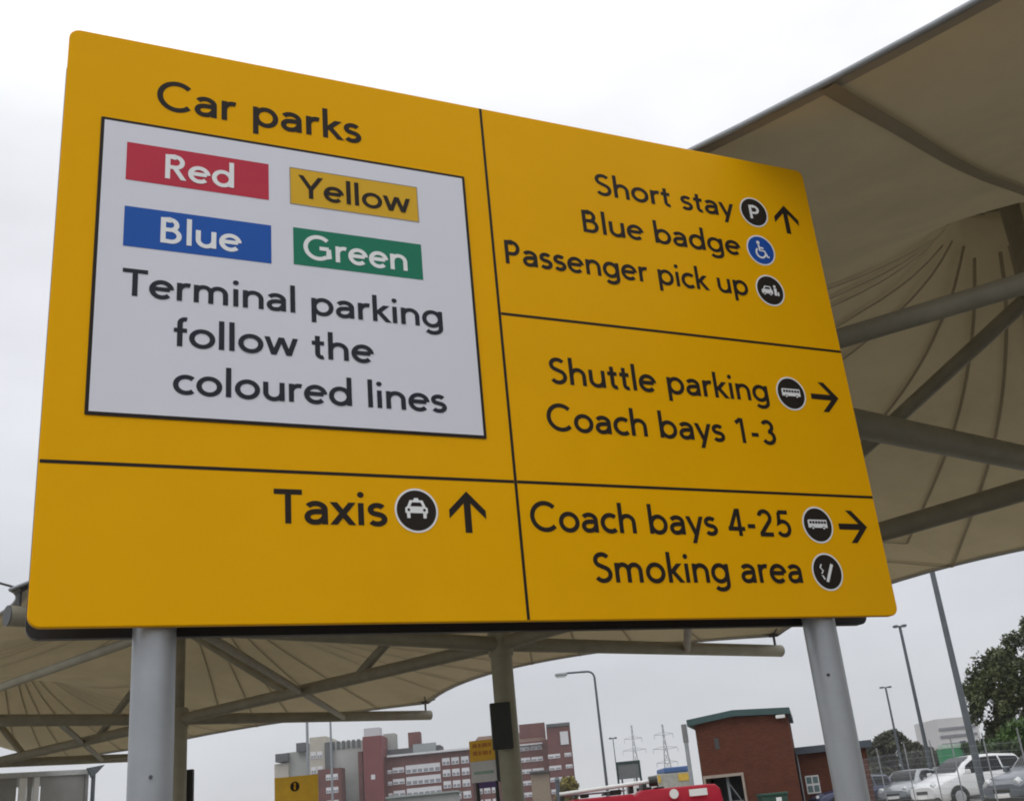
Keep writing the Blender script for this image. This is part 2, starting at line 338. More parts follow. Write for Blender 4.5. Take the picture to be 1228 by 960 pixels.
def d_taxi(m, x, z, k):
    poly_sym(m, x, z, k, [(-.52, -.12), (-.52, .10), (-.42, .18), (-.30, .46), (.30, .46), (.42, .18), (.52, .10), (.52, -.12)])
    poly_sym(m, x, z, k, [(-.13, .46), (.13, .46), (.09, .56), (-.09, .56)], -.0029)
    for s in (-1, 1):
        poly_sym(m, x, z, k, [(s * .30, -.35), (s * .44, -.35), (s * .46, -.121), (s * .30, -.121)][::s]); poly_sym(m, x, z, k, circ(s * .36, .02, .065), -.0034, 1)
    poly_sym(m, x, z, k, [(-.28, .18), (.28, .18), (.20, .36), (-.20, .36)], -.0034, 1)
def d_P(m, x, z, k):
    letters(m, 'P', x - .34 * k, x + .36 * k, zz(z) - .46 * k, .92 * k, -.0028, 0)
def d_wheel(m, x, z, k):
    poly_sym(m, x, z, k, circ(-.12, .50, .12))
    for pl in ([(-.12, .36), (-.10, -.02), (.24, -.04), (.40, -.42), (.52, -.40)], [(-.09, .16), (.20, .14)], arc(-.05, -.18, .32, .32, 130, 350)):
        n = len(pl); L, Q = [], []
        for i in range(n):
            a, b = pl[max(0, i - 1)], pl[min(n - 1, i + 1)]; d = math.hypot(b[0] - a[0], b[1] - a[1]); nx, nz = -(b[1] - a[1]) / d * .06, (b[0] - a[0]) / d * .06
            L.append((x + (pl[i][0] + nx) * k, zz(z) + (pl[i][1] + nz) * k)); Q.append((x + (pl[i][0] - nx) * k, zz(z) + (pl[i][1] - nz) * k))
        m.strip(L, Q, -.0030 - .0002 * n / 5, 0)
def d_pick(m, x, z, k):
    poly_sym(m, x, z, k, [(-.62, -.22), (-.62, .0), (-.50, .06), (-.38, .26), (.02, .26), (.10, .06), (.16, -.02), (.16, -.22)])
    poly_sym(m, x, z, k, [(-.42, .06), (-.32, .19), (-.04, .19), (.0, .06)], -.0034, 1)
    for c in (-.45, -.02): poly_sym(m, x, z, k, circ(c, -.22, .10), -.0033, 0); poly_sym(m, x, z, k, circ(c, -.22, .05), -.0036, 1)
    poly_sym(m, x, z, k, circ(.34, .28, .09)); poly_sym(m, x, z, k, [(.26, -.30), (.42, -.30), (.46, .16), (.26, .16)], -.0031)
    poly_sym(m, x, z, k, [(.47, -.30), (.60, -.30), (.60, -.06), (.47, -.06)])
def d_bus(m, x, z, k):
    poly_sym(m, x, z, k, [(-.64, -.16), (-.64, .22), (-.58, .28), (.62, .28), (.62, -.16)])
    for i in range(6): a = -.54 + i * .19; poly_sym(m, x, z, k, [(a, .06), (a + .15, .06), (a + .15, .20), (a, .20)], -.0034, 1)
    for c in (-.36, .36): poly_sym(m, x, z, k, circ(c, -.18, .10), -.0034, 1); poly_sym(m, x, z, k, circ(c, -.18, .06), -.0038, 0)
def d_smoke(m, x, z, k):
    poly_sym(m, x, z, k, [(-.20, -.50), (-.04, -.56), (.44, .36), (.28, .44)])
    poly_sym(m, x, z, k, [(-.44, -.16), (-.32, -.20), (-.22, -.38), (-.30, -.42)], -.0030)
    pl = [(-.40, -.10), (-.28, .06), (-.44, .22), (-.34, .40)]
    for i in range(3): a, b = pl[i], pl[i + 1]; poly_sym(m, x, z, k, [(a[0] - .045, a[1]), (a[0] + .045, a[1]), (b[0] + .045, b[1]), (b[0] - .045, b[1])], -.0031 - .0002 * i)
BLK = INK
picto(1.647, .525, .108, BLK, d_taxi, 'black disc with white taxi front'); picto(4.007, 2.535, .106, BLK, d_P, 'black disc with white letter P')
picto(4.003, 2.262, .106, BLUE_P, d_wheel, 'blue disc with white wheelchair user'); picto(4.014, 1.985, .106, BLK, d_pick, 'black disc with white car and people')
picto(4.018, 1.307, .106, BLK, d_bus, 'black disc with white coach beside Shuttle parking'); picto(4.023, .513, .106, BLK, d_bus, 'black disc with white coach beside Coach bays 4-25')
picto(4.026, .246, .106, BLK, d_smoke, 'black disc with white cigarette')
def arrow(cx, cz, ang, L=.180, w_=.0155):
    cx, cz = cx * KS, cz * KS
    m = MB(); ca, sa = math.cos(ang), math.sin(ang)
    T = lambda p: (cx + p[0] * ca - p[1] * sa, zz(cz) + p[0] * sa + p[1] * ca)
    flat(m, [T(p) for p in ((-w_, -L / 2), (w_, -L / 2), (w_, L / 2 - .03), (-w_, L / 2 - .03))], yT)
    hd = .083; v = .030
    flat(m, [T(p) for p in ((0, L / 2), (-hd, L / 2 - hd), (-hd, L / 2 - hd - v * 1.25), (0, L / 2 - v * 1.25))], yT - .0003)
    flat(m, [T(p) for p in ((0, L / 2), (0, L / 2 - v * 1.25), (hd, L / 2 - hd - v * 1.25), (hd, L / 2 - hd))], yT - .0003)
    m.build('arrow', INK, fp)
arrow(1.907, .526, 0); arrow(4.257, 2.522, 0); arrow(4.268, 1.303, -math.pi / 2); arrow(4.275, .508, -math.pi / 2)

# ------------------------------------------------------------------ row of tensile canopies
HB = 4.2                                       # beam level
nodes = [(-23.5, 38.4), (-15.91, 31.99), (-8.35, 25.57), (-.61, 18.93), (5.93, 11.0), (12.6, 3.0), (19.2, -5.2)]
nearv = [(-5.73, -5.98)] * 3 + [(-5.73, -6.01), (-6.53, -5.0), (-6.9, -4.2), (-6.9, -4.2)]
farv = [(3.6, 3.1), (3.7, 3.15), (5.3, 4.71), (5.8, 4.70), (5.87, 4.5), (6.1, 4.2), (6.1, 4.2)]
NB = 36; NT = 44; ZT = 4.52; ZP = 7.7
def V2(a, b): return np.array([a[0] + b[0], a[1] + b[1]])
def edge_pts(i, far):
    """fabric edge cable of bay i..i+1, scalloped inwards and arched"""
    v = farv if far else nearv
    a, b = V2(nodes[i], v[i]), V2(nodes[i + 1], v[i + 1])
    a = np.append(a, ZT); b = np.append(b, ZT)
    inn = np.array(v[i]) + np.array(v[i + 1]); inn = -inn / np.linalg.norm(inn)
    sc_, rise = ((1.55, .22) if far and i > 1 else (.80, .02) if far else (1.45, .47))
    c = (a + b) / 2 + np.append(inn * 2 * sc_, 2 * rise)
    return [(1 - t) ** 2 * a + 2 * t * (1 - t) * c + t * t * b for t in np.linspace(0, 1, NB + 1)]
i0, i1 = 0, 6
nrow = (i1 - i0) * NB + 1
E0 = np.zeros((nrow, 3)); E1 = np.zeros((nrow, 3))
for i in range(i0, i1):
    for k, (p, q) in enumerate(zip(edge_pts(i, False), edge_pts(i, True))):
        E0[(i - i0) * NB + k] = p; E1[(i - i0) * NB + k] = q
T = np.linspace(0, 1, NT + 1)[None, :, None]
S3 = E0[:, None, :] * (1 - T) + E1[:, None, :] * T
Zs = S3[:, :, 2].copy() + .6
fix = np.zeros(Zs.shape, bool); fix[:, 0] = fix[:, -1] = True
Zs[:, 0] = E0[:, 2]; Zs[:, -1] = E1[:, 2]
fix[0, :] = fix[-1, :] = True
for n_ in nodes:
    dd = np.hypot(S3[:, :, 0] - n_[0], S3[:, :, 1] - n_[1]); q = dd < .62; Zs[q] = ZP; fix[q] = True
dS = np.linalg.norm(np.diff(S3[:, :, :2], axis=0), axis=2).mean(); dT = np.linalg.norm(np.diff(S3[:, :, :2], axis=1), axis=2).mean()
wa, wb = 1 / dS ** 2, 1 / dT ** 2
for it in range(2600):
    Zn = (wa * (Zs[2:, 1:-1] + Zs[:-2, 1:-1]) + wb * (Zs[1:-1, 2:] + Zs[1:-1, :-2])) / (2 * (wa + wb))
    cur = Zs[1:-1, 1:-1]; Zs[1:-1, 1:-1] = np.where(fix[1:-1, 1:-1], cur, cur + 1.0 * (Zn - cur))
S3[:, :, 2] = Zs
def surf(s, t):
    """point of the membrane: s row coordinate in bays, t 0 near .. 1 far"""
    a = min(max((s - i0) * NB, 0), nrow - 1.0001); b = min(max(t * NT, 0), NT - .0001)
    i, j = int(a), int(b); u, v = a - i, b - j
    return (S3[i, j] * (1 - u) * (1 - v) + S3[i + 1, j] * u * (1 - v) + S3[i, j + 1] * (1 - u) * v + S3[i + 1, j + 1] * u * v)
def node_t(i):
    a, b = np.array(nearv[i]), np.array(farv[i]); return np.linalg.norm(a) / (np.linalg.norm(a) + np.linalg.norm(b))
def seam_line(p, q, width, n=30):
    L, Q = [], []
    if not isinstance(q, list): q = [q]
    c = [p] + q; prm                            = [(float(np.interp(k / n * (len(c) - 1), range(len(c)), [a[0] for a in c])), float(np.interp(k / n * (len(c) - 1), range(len(c)), [a[1] for a in c]))) for k in range(n + 1)]
    for _ in range(4 if len(q) > 1 else 0): prm = [prm[0]] + [((a[0] + 2 * b[0] + d[0]) / 4, (a[1] + 2 * b[1] + d[1]) / 4) for a, b, d in zip(prm, prm[1:], prm[2:])] + [prm[-1]]
    pts = [Vector(surf(*c)) for c in prm]
    for k, (s_, t_) in enumerate(prm):
        d = (pts[min(n, k + 1)] - pts[max(0, k - 1)]).normalized(); h = .02
        ds = Vector(surf(s_ + h, t_)) - Vector(surf(s_ - h, t_)); dt = Vector(surf(s_, min(1, t_ + h))) - Vector(surf(s_, max(0, t_ - h)))
        nn = ds.cross(dt).normalized(); nn = -nn if nn.z > 0 else nn
        sd_ = d.cross(nn).normalized() * width / 2; L.append(pts[k] + sd_ + nn * (.03 + (.06 * max(0, 1 - k / 5) if len(q) == 1 else 0))); Q.append(pts[k] - sd_ + nn * (.03 + (.06 * max(0, 1 - k / 5) if len(q) == 1 else 0)))
    return L, Q
LABC = {1: 'far left tent canopy of beige fabric, its column just outside the picture', 2: 'beige tent canopy on the column seen right beside the left sign post', 3: 'beige tent canopy on the column with a black box, behind the sign bottom edge',
        4: 'nearest beige tent canopy, filling the upper right with beams under it', 5: 'beige tent canopy overhead at the top right corner'}
CAN = {}
for i in range(1, 6):
    nx_, ny_ = nodes[i]; base = Vector((nx_, ny_, gz(ny_))); gname = 'row of tent canopies'
    root = thing('tent_canopy', LABC[i], 'canopy', base, 0, gname); CAN[i] = root
    loc = lambda p: Vector(p) - base
    # membrane from mid bay to mid bay
    ka, kb = int((i - .5 - i0) * NB), int((i + .5 - i0) * NB)
    m = MB(); vs = [loc(S3[a, b]) for a in range(ka, kb + 1) for b in range(NT + 1)]
    fs = []
    for a in range(kb - ka):
        for b in range(NT):
            if fix[ka + a, b] and 0 < b < NT and Zs[ka + a, b] == ZP and Zs[ka + a + 1, b + 1] == ZP and Zs[ka + a + 1, b] == ZP and Zs[ka + a, b + 1] == ZP: continue
            fs.append((a * (NT + 1) + b, a * (NT + 1) + b + 1, (a + 1) * (NT + 1) + b + 1, (a + 1) * (NT + 1) + b))
    m.add(vs, fs, 0, True)
    # welded seams fanning from the peak to the edge, and the hems
    tn = node_t(i)
    seams = []
    for far in (0, 1):
        for k in range(9):
            s_ = i - .5 + (k + .0) / 8
            if abs(s_ - i) < .01 or (not far and (abs(s_ - i) < .2 or s_ > i)): continue
            seams.append(((i + (s_ - i) * .105, tn + (.042 if far else -.042)), (s_, float(far)), .045))
    for sgn_ in (-1, 1):
        for tt in (.22, .45, .7, .9): seams.append(((i + sgn_ * .078, tn + (tt - .5) * .07), (i + sgn_ * .5, tt), .045))
    seams.append(((i + .2462, 0.0), [(i + .2387, .025), (i + .23, .055), (i + .22, .0875), (i + .2062, .1275), (i + .1912, .17), (i + .1788, .21), (i + .1662, .25), (i + .155, .2925), (i + .137, .345), (i + .115, .40)], .095))
    for p, q, wd in seams:
        L, Q = seam_line(p, q, wd); m.add(L + Q, [(k, k + 1, len(L) + k + 1, len(L) + k) for k in range(len(L) - 1)], 1, True)
    for t0, t1 in ((0, .0085), (1, .9925)):
        L = [loc(surf(i - .5 + k / 40, t0)) + Vector((0, 0, -.008)) + base for k in range(41)]; Q = [loc(surf(i - .5 + k / 40, t1)) + Vector((0, 0, -.014)) + base for k in range(41)]
        m.add(L + Q, [(k, k + 1, 41 + k + 1, 41 + k) for k in range(40)], 2, True)
    m.v = [tuple(v) if idx < len(vs) else tuple(Vector(v) - base) for idx, v in enumerate(m.v)]
    m.build('membrane', [MEMB, SEAM, HEM], root)
    # edge cable
    for t0 in (0, 1):
        m = MB(); pts = [loc(surf(i - .5 + k / 20, t0)) for k in range(21)]; m.path(pts, .022, 6); m.build('edge_cable', GALV, root)
    # column, mast, ring
    m = MB(); m.tube((0, 0, -.2), (0, 0, HB + .25 - base.z), .185, n=24); m.build('column', COLM, root)
    m = MB(); m.tube((0, 0, HB + .25 - base.z), (0, 0, ZP - .15 - base.z), .11, n=16); m.build('mast', TUBE, root)
    m = MB(); n_ = 28; rr = .54
    for k in range(n_):
        a0, a1 = 2 * math.pi * k / n_, 2 * math.pi * (k + 1) / n_
        m.tube((rr * math.cos(a0), rr * math.sin(a0), ZP - .02 - base.z), (rr * math.cos(a1), rr * math.sin(a1), ZP - .02 - base.z), .05, n=6, caps=False)
    for k in range(4): a0 = k * math.pi / 2; m.tube((0, 0, ZP - .3 - base.z), (rr * math.cos(a0), rr * math.sin(a0), ZP - .02 - base.z), .03, n=6)
    m.build('peak_ring', TUBE, root)
    m = MB(); m.tube((0, 0, ZP - .06 - base.z), (0, 0, ZP + .02 - base.z), .62, .5, n=28); m.build('peak_cap', MEMB, root)
    # arms
    for v, nm in ((nearv[i], 'near'), (farv[i], 'far')):
        d = Vector((v[0], v[1], 0)); u = d.normalized(); z = HB - base.z
        m = MB(); st = u * .18; en = d; m.tube(st + Vector((0, 0, z)), en + Vector((0, 0, z)), .125, n=20)
        ar = m.build('arm', TUBE, root)
        c = MB(); sd_ = u.cross(Vector((0, 0, 1)))
        tip = en - u * .12 + Vector((0, 0, z))
        c.tube(en + Vector((0, 0, z)), en + u * .015 + Vector((0, 0, z)), .127, n=20)
        c.tube(tip + Vector((0, 0, .12)), tip + Vector((0, 0, ZT - HB + .03)), .028, n=8)
        pl = tip + Vector((0, 0, ZT - HB + .02)); c.tube(pl - sd_ * .09, pl + sd_ * .09, .05, n=8)
        for sg in (-1, 1): c.tube(pl, pl + sd_ * sg * .38 - u * .28 + Vector((0, 0, .10)), .018, n=6)
        c.tube(pl, pl + u * .34 + Vector((0, 0, .07)), .016, n=6)
        c.build('tip_clamp', CLAMP, ar)
    m = MB(); m.tube((0, 0, HB - .2 - base.z), (0, 0, HB + .2 - base.z), .215, n=24); m.build('node_collar', COLM, root)
    # members of the bay towards the next column (kept clear of the neighbour's own steel)
    if i < 5:
        a = Vector((nx_, ny_, HB)); b = Vector((nodes[i + 1][0], nodes[i + 1][1], HB)); u = (b - a).normalized()
        m = MB(); m.tube(loc(a + u * .2), loc(b - u * .21), .12, n=18); m.build('link_beam', TUBE, root)
        na, nb_ = Vector((*nearv[i], 0)), Vector((*nearv[i + 1], 0)); fa = Vector((*farv[i], 0))
        p0, p1 = a + na * .70, b + nb_ * .735; u2 = (p1 - p0).normalized()
        if i == 4: p0, p1 = Vector((1.52, 7.23, HB)), Vector((1.52, 7.23, HB)) + (Vector((3.29, 6.18, HB)) - Vector((1.52, 7.23, HB))) * 4; u2 = (p1 - p0).normalized()
        m = MB(); m.tube(loc(p0 + u2 * .1), loc(p1 - u2 * .1), .07, n=14); m.build('purlin', TUBE, root)
        q0, q1 = (a + fa * .62, b + nb_ * .70) if i > 1 else (a + fa * .66, b + nb_ * .34); u3 = (q1 - q0).normalized()
        m = MB(); m.tube(loc(q0 + u3 * .1 - Vector((0, 0, .02))), loc(q1 - u3 * .1 - Vector((0, 0, .02))), .07, n=14); m.build('brace', TUBE, root)
        lm0, lm1 = a.lerp(b, .41 if i > 1 else .22), a.lerp(b, .62 if i < 3 else .5)
        for lm, tp in ((lm0, a), (lm1, b)):
            top = Vector((tp.x, tp.y, 5.5 if tp is a and i == 1 else 6.3)); dr = (top - lm).normalized()
            m = MB(); m.tube(loc(lm + dr * .13), loc(top - dr * .12), .09, n=14); m.build('strut', TUBE, root)
# ------------------------------------------------------------------ boxes fixed to the columns, yellow stop flag, info sign
p = at(601.5, 898, 18.62); q = at(601.5, 842, 18.62)
bx = MB(); bx.box((-.19, -.07, 0), (.15, .07, q.z - p.z)); o = bx.build('equipment_box', BLACK, None, (p.x + .05, 18.62, p.z)); o.rotation_euler.z = R_(8); bevel(o, .015)
tag(o, 'tall black box strapped to the canopy column right of the bus stop flag', 'box')
p = at(219, 968, 25.2); q = at(219, 920, 25.2)
bx = MB(); bx.box((-.24, -.06, 0), (.24, .06, q.z - p.z)); o = bx.build('notice_board', BLACK, None, (p.x - .24, 25.95, p.z)); bevel(o, .015)
tag(o, 'dark board on the column just right of the left sign post', 'board')

Yf = 19.6; a = at(562, 885, Yf); b = at(594, 938, Yf)
flag = thing('bus_stop_flag', 'yellow and white bus stop flag on two black posts left of the middle column', 'sign', (a.x, Yf, gz(Yf)))
L3 = lambda px, py, Y: at(px, py, Y) - flag.location
wF = (at(595, 905, Yf) - at(563, 905, Yf)).x; zt = L3(578, 887, Yf).z; zm = L3(578, 912, Yf).z; zb = L3(582, 937, Yf).z; rzf = R_(-14)
m = MB(); m.box((0, 0, zm), (wF, .04, zt)); o = m.build('yellow_plate', mat('flag_yellow', (.95, .53, .01), .45), flag); o.rotation_euler.z = rzf
ORNG = mat('faded_orange_print', (.62, .22, .01), .5)
m = MB()
for r0, r1 in ((.16, .34), (.52, .72)):
    x_ = .06
    for wl in (.10, .07, .12, .06):
        zq = zt - (zt - zm) * r1; m.box((x_ * wF / .46, -.003, zq), ((x_ + wl - .02) * wF / .46, -.001, zt - (zt - zm) * r0)); x_ += wl
o2 = m.build('print', ORNG, o)
m = MB(); m.box((0, 0, zb), (wF, .04, zm - .004)); o = m.build('white_plate', WFRAME, flag); o.rotation_euler.z = rzf
m = MB(); m.box((.05, -.003, zb + (zm - zb) * .38), (wF - .05, -.001, zb + (zm - zb) * .52)); m.build('green_stripe', mat('pale_green', (.32, .48, .38), .5), o)
m = MB(); m.box((wF + .004, -.03, zb - .02), (wF + .11, .10, zt)); o = m.build('side_casing', BLACK, flag); o.rotation_euler.z = rzf
m = MB(); m.box((.12, 0.005, zb - .10), (wF - .03, .03, zb - .003)); o = m.build('purple_plate', mat('purple_print', (.10, .05, .20), .5), flag); o.rotation_euler.z = rzf
for f_ in (.17, .92):
    m = MB(); m.tube((wF * f_, .07, -.1), (wF * f_, .07, zb + .04), .035, n=12); o = m.build('post', BLACK, flag); o.rotation_euler.z = rzf

Yi = 20.5; a = at(329, 931, Yi); b = at(381, 931, Yi); wI = b.x - a.x; zi = at(355, 930, Yi).z
inf = thing('information_sign', 'yellow information sign with a black i disc at the bottom edge', 'sign', (a.x, Yi, gz(Yi)))
m = MB(); m.box((0, 0, zi - gz(Yi) - 1.0), (wI, .05, zi - gz(Yi))); pl = m.build('plate', mat('info_yellow', (.95, .54, .01), .45), inf); bevel(pl, .006)
m = MB(); cx, cz = wI * .47, zi - gz(Yi) - .175
m.add([(cx + .085 * math.cos(t), -.002, cz + .085 * math.sin(t)) for t in np.linspace(0, 2 * math.pi, 25)[:-1]], [tuple(range(24))], 0)
m.add([(cx + .022 * math.cos(t), -.004, cz + .04 + .022 * math.sin(t)) for t in np.linspace(0, 2 * math.pi, 13)[:-1]], [tuple(range(12))], 1)
m.add([(cx - .018, -.004, cz - .055), (cx + .018, -.004, cz - .055), (cx + .018, -.004, cz + .012), (cx - .018, -.004, cz + .012)], [(0, 1, 2, 3)], 1)
m.build('pictogram', [INK, YEL], pl)
for f_ in (.15, .85):
    m = MB(); m.tube((wI * f_, .09, -.1), (wI * f_, .09, zi - gz(Yi) - .1), .04, n=12); m.build('post', GALV, inf)

# ------------------------------------------------------------------ glass lobby at the left
Yg = 37.0
def glass_lobby():
    base = at(0, 930, Yg); base.z = gz(Yg)
    t = thing('glass_lobby', 'grey glass walled lobby with white mullions at the left edge under the canopy', 'building', base, R_(38))
    OP = on_plane(base, R_(38)); ztop = OP(0, 927).z; X_ = lambda px: OP(px, 940).x
    m = MB(); m.box((-6, -.08, ztop - .16), (X_(106), 5, ztop)); m.build('roof_fascia', mat('lobby_fascia', (.42, .43, .43), .5), t)
    gl = mat('grey_glass', (.30, .30, .29), .3, var=.2, scale=.5, coat=.2)
    for x0, x1 in ((-6, X_(20)), (X_(49), X_(101))):
        m = MB(); m.box((x0, 0, 0), (x1, .03, ztop - .17)); m.build('glass_pane', gl, t)
    m = MB(); m.box((X_(33), .01, 0), (X_(39), .04, ztop - .17)); m.build('glass_pane', gl, t)
    for x0, x1 in ((X_(23), X_(32)), (X_(40), X_(47))):
        m = MB(); m.box((x0, -.06, 0), (x1, .10, ztop - .165)); bevel(m.build('mullion', WFRAME, t), .015)
    m = MB(); m.box((X_(102), -.10, 0), (X_(105), 4.9, ztop - .165)); m.build('end_wall', mat('lobby_wall', (.30, .30, .30), .6), t)
    m = MB(); m.tube((X_(109), -.25, -.1), (X_(109), -.25, ztop - .02), .07, n=12); m.build('drain_post', DGALV, t)
    m = MB(); m.prism([(X_(100), ztop + .02), (X_(121), ztop + .10), (X_(113), ztop - .14), (X_(106), ztop - .30), (X_(103), ztop - .12)], -.35, -.2); fixn(m.build('gutter_bracket', DGALV, t))
glass_lobby()

# ------------------------------------------------------------------ far brick apartment blocks
WLIN = mat('window_white_frame', (.66, .66, .68), .4, var=.08, scale=.3)
WGL = mat('window_glass', (.26, .27, .30), .1, coat=.4)
def face_frame(px0, py0, px1, py1, Y):
    """facade frame: origin at the top left point, x along the facade, z up; the right end keeps the same height"""
    a = at(px0, py0, Y); d = M @ Vector(((px1 - 614) / F, (py1 - 480) / F, 1)); b = Vector((0, 0, EYE)) + d * ((a.z - EYE) / d.z)
    return a, b
def block(parent, name, m_, px0, py0, px1, py1, Y, depth=12, Y1=None, zb=0.0, top=0.0):
    """box whose front top edge runs between the two photo points, ends at Y and Y1"""
    a = at(px0, py0, Y); b = at(px1, py1, Y1 or Y); zt = (a.z + b.z) / 2 + top
    u = Vector((b.x - a.x, b.y - a.y, 0)); n_ = Vector((-u.y, u.x, 0)).normalized() * depth
    ba = parent.location
    m = MB(); q = [Vector((a.x, a.y, 0)), Vector((b.x, b.y, 0))]; q += [q[1] + n_, q[0] + n_]
    vs = [p + Vector((0, 0, zb)) - ba for p in q] + [p + Vector((0, 0, zt)) - ba for p in q]
    m.add(vs, [(0, 3, 2, 1), (4, 5, 6, 7), (0, 1, 5, 4), (1, 2, 6, 5), (2, 3, 7, 6), (3, 0, 4, 7)])
    return m.build(name, m_, parent), a, b, zt
def win_row(parent, a, b, zt, fr, rows, z0, dz, ww, wh, tall=None):
    """white framed windows on a facade (fractions along it), glass pane inside each"""
    u = Vector((b.x - a.x, b.y - a.y, 0)); L = u.length; u.normalize(); n_ = Vector((u.y, -u.x, 0)); ang = math.atan2(u.y, u.x)
    global WPROTO
    for r in range(rows):
        for f_ in fr:
            pos = Vector((a.x, a.y, zt - z0 - r * dz)) + u * (f_ * L) + n_ * .06 - parent.location
            key = (round(ww, 2), round(wh, 2))
            if key not in WP:
                m = MB(); m.box((-ww / 2, -.05, -wh), (ww / 2, .05, 0)); fr_ = m.build('window', WLIN, parent)
                k = MB(); k.box((-ww / 2 + .12, -.07, -wh + .12), (-ww * .06, -.052, -wh * .52)); k.box((ww * .06, -.07, -wh + .12), (ww / 2 - .12, -.052, -wh * .52)); pn = k.build('pane', WGL, fr_)
                WP[key] = (fr_, pn); o = fr_
            else:
                fr_, pn = WP[key]; o = clone(fr_, parent); clone(pn, o)
            o.location = pos; o.rotation_euler.z = ang
WP = {}
MAROON = mat('maroon_cladding', (.185, .046, .046), .75, var=.12, scale=.15)
BRKD = mat('dark_red_brick', (.150, .056, .048), .85, var=.22, scale=.4)
CONC = mat('pale_concrete', (.38, .39, .37), .85, var=.16, scale=.12)
CONC2 = mat('cream_render', (.46, .43, .37), .85, var=.15, scale=.15)
SLATE = mat('slate_roof', (.105, .11, .115), .8, var=.2, scale=.3)
Yb = 255
def apartments():
    # pale tower group
    t = thing('pale_tower', 'pale stepped concrete tower left of the maroon stair tower', 'building', (at(380, 950, Yb).x, Yb, .4))
    block(t, 'wall', CONC2, 329, 916, 346, 914, Yb + 2, 14); block(t, 'wall', CONC, 343, 902, 374, 899, Yb + 3, 14)
    block(t, 'roof_box', SLATE, 330, 906, 345, 900, Yb + 1.2, 10, zb=at(336, 914, Yb).z + .3)
    block(t, 'roof_box', SLATE, 355, 891, 366, 889, Yb + 1.5, 5, zb=at(360, 900, Yb).z)
    _, a, b, z = block(t, 'wall', CONC2, 371, 884, 391, 882, Yb, 14)
    win_row(t, a, b, z, (.22, .6), 4, 3.2, 3.2, 1.2, 1.5)
    block(t, 'stair_slot', SLATE, 389, 890, 397, 889, Yb - .4, 8)
    _, a, b, z = block(t, 'ribbed_wall', CONC, 396, 890, 436, 887, Yb + 1, 14)
    for k in range(6): # crenel ribs at the parapet
        p = a.lerp(b, (k + .6) / 6.6); m = MB(); m.box((-.35, -.25, -1.5), (.35, .35, .25)); m.build('parapet_rib', SLATE, t, Vector((p.x, p.y, z)) - t.location)
    _, a, b, z = block(t, 'annexe_wall', BRKD, 381, 922, 409, 920, Yb - 6, 5)
    win_row(t, a, b, z, (.45, .75), 3, 1.2, 2.7, 1.1, 1.2)
    # maroon stair tower
    t = thing('stair_tower', 'maroon windowless stair tower with white plant room on top', 'building', (at(446, 950, Yb).x, Yb, .4))
    _, a, b, z = block(t, 'wall', MAROON, 434.5, 883, 457.5, 881, Yb - 3, 9)
    block(t, 'plant_room', mat('white_plant_room', (.52, .53, .55), .7, var=.1), 436, 873, 455, 871.5, Yb + 1, 4, zb=z + .01)
    block(t, 'wall', BRKD, 429, 901, 434, 900, Yb - 1, 6)
    m = MB(); m.box((-.45, -.08, -.5), (.45, .02, .5)); m.build('vent', WLIN, t, at(447.5, 931, Yb - 3) - t.location + Vector((0, 0, 0)))
    # main brick slab
    t = thing('brick_apartments', 'long brick apartment block with rows of white windows and a white cornice', 'building', (at(510, 950, Yb).x, Yb, .4))
    _, a, b, z = block(t, 'wall', BRKD, 459, 907.5, 564, 898, Yb, 13)
    block(t, 'cornice', WLIN, 464, 905.5, 562, 897, Yb - .9, 2, zb=z - .1, top=.15)
    block(t, 'roof', SLATE, 460, 898, 528, 893.5, Yb + 4, 8, zb=z + .25)
    block(t, 'chimney', BRKD, 489, 878, 503, 876.5, Yb + 5, 4, zb=z + 1.5); block(t, 'roof_box', mat('grey_plant', (.26, .29, .29), .7), 495, 891.5, 522, 890, Yb + 1.8, 2, zb=z + .3)
    block(t, 'lift_house', CONC, 459.5, 880, 473, 878, Yb + 6, 5, zb=z + .6)
    win_row(t, a, b, z, (.17,), 5, 2.4, 2.46, 2.6, 1.15); win_row(t, a, b, z, (.32, .45, .58), 5, 2.2, 2.46, 2.6, 1.75); win_row(t, a, b, z, (.07,), 5, 2.8, 2.46, .9, .8)
    win_row(t, a, b, z, (.715, .82, .93), 6, 1.4, 2.46, 1.7, 1.5)
    # taller right hand wing with pitched roof
    t = thing('brick_wing', 'taller brick wing of the apartments behind the middle column', 'building', (at(640, 950, Yb).x, Yb, .4))
    _, a, b, z = block(t, 'wall', BRKD, 564.5, 895.5, 657, 887, Yb + 2, 13)
    m = MB(); A = Vector((a.x, a.y, z)) - t.location; B = Vector((b.x, b.y, z)) - t.location; bk = Vector((0, 12, 0))
    pts = [A, B, B + bk, A + bk]; rg = [at(566, 893, Yb + 8) - t.location, at(616, 880, Yb + 8) - t.location, at(650, 868, Yb + 8) - t.location]
    zr = z - t.location.z + 2.6
    vsr = [tuple(p + Vector((0, 0, .05))) for p in pts] + [(A.x + 1.5, A.y + 6, zr), (B.x - 3, B.y + 6, zr)]
    m.add(vsr, [(0, 1, 5, 4), (2, 3, 4, 5), (1, 2, 5), (3, 0, 4)]); m.build('roof', mat('brown_tile_roof', (.14, .085, .065), .85, var=.2), t)
    block(t, 'gable', BRKD, 622, 868, 653, 866, Yb + 4, 6, zb=z + .06)
    win_row(t, a, b, z, (.07, .17, .27), 6, 1.5, 2.46, 1.4, 1.25); win_row(t, a, b, z, (.68, .84), 7, .9, 2.46, 2.6, .95)
    block(t, 'cornice', WLIN, 622, 891, 650, 888, Yb + .8, 1.1, zb=z - .75, top=-.25)
    t = thing('brick_end_tower', 'dark brick end tower at the right end of the apartments', 'building', (at(670, 950, Yb).x, Yb, .4))
    _, a, b, z = block(t, 'wall', BRKD, 655, 873, 683, 868, Yb - 2, 14)
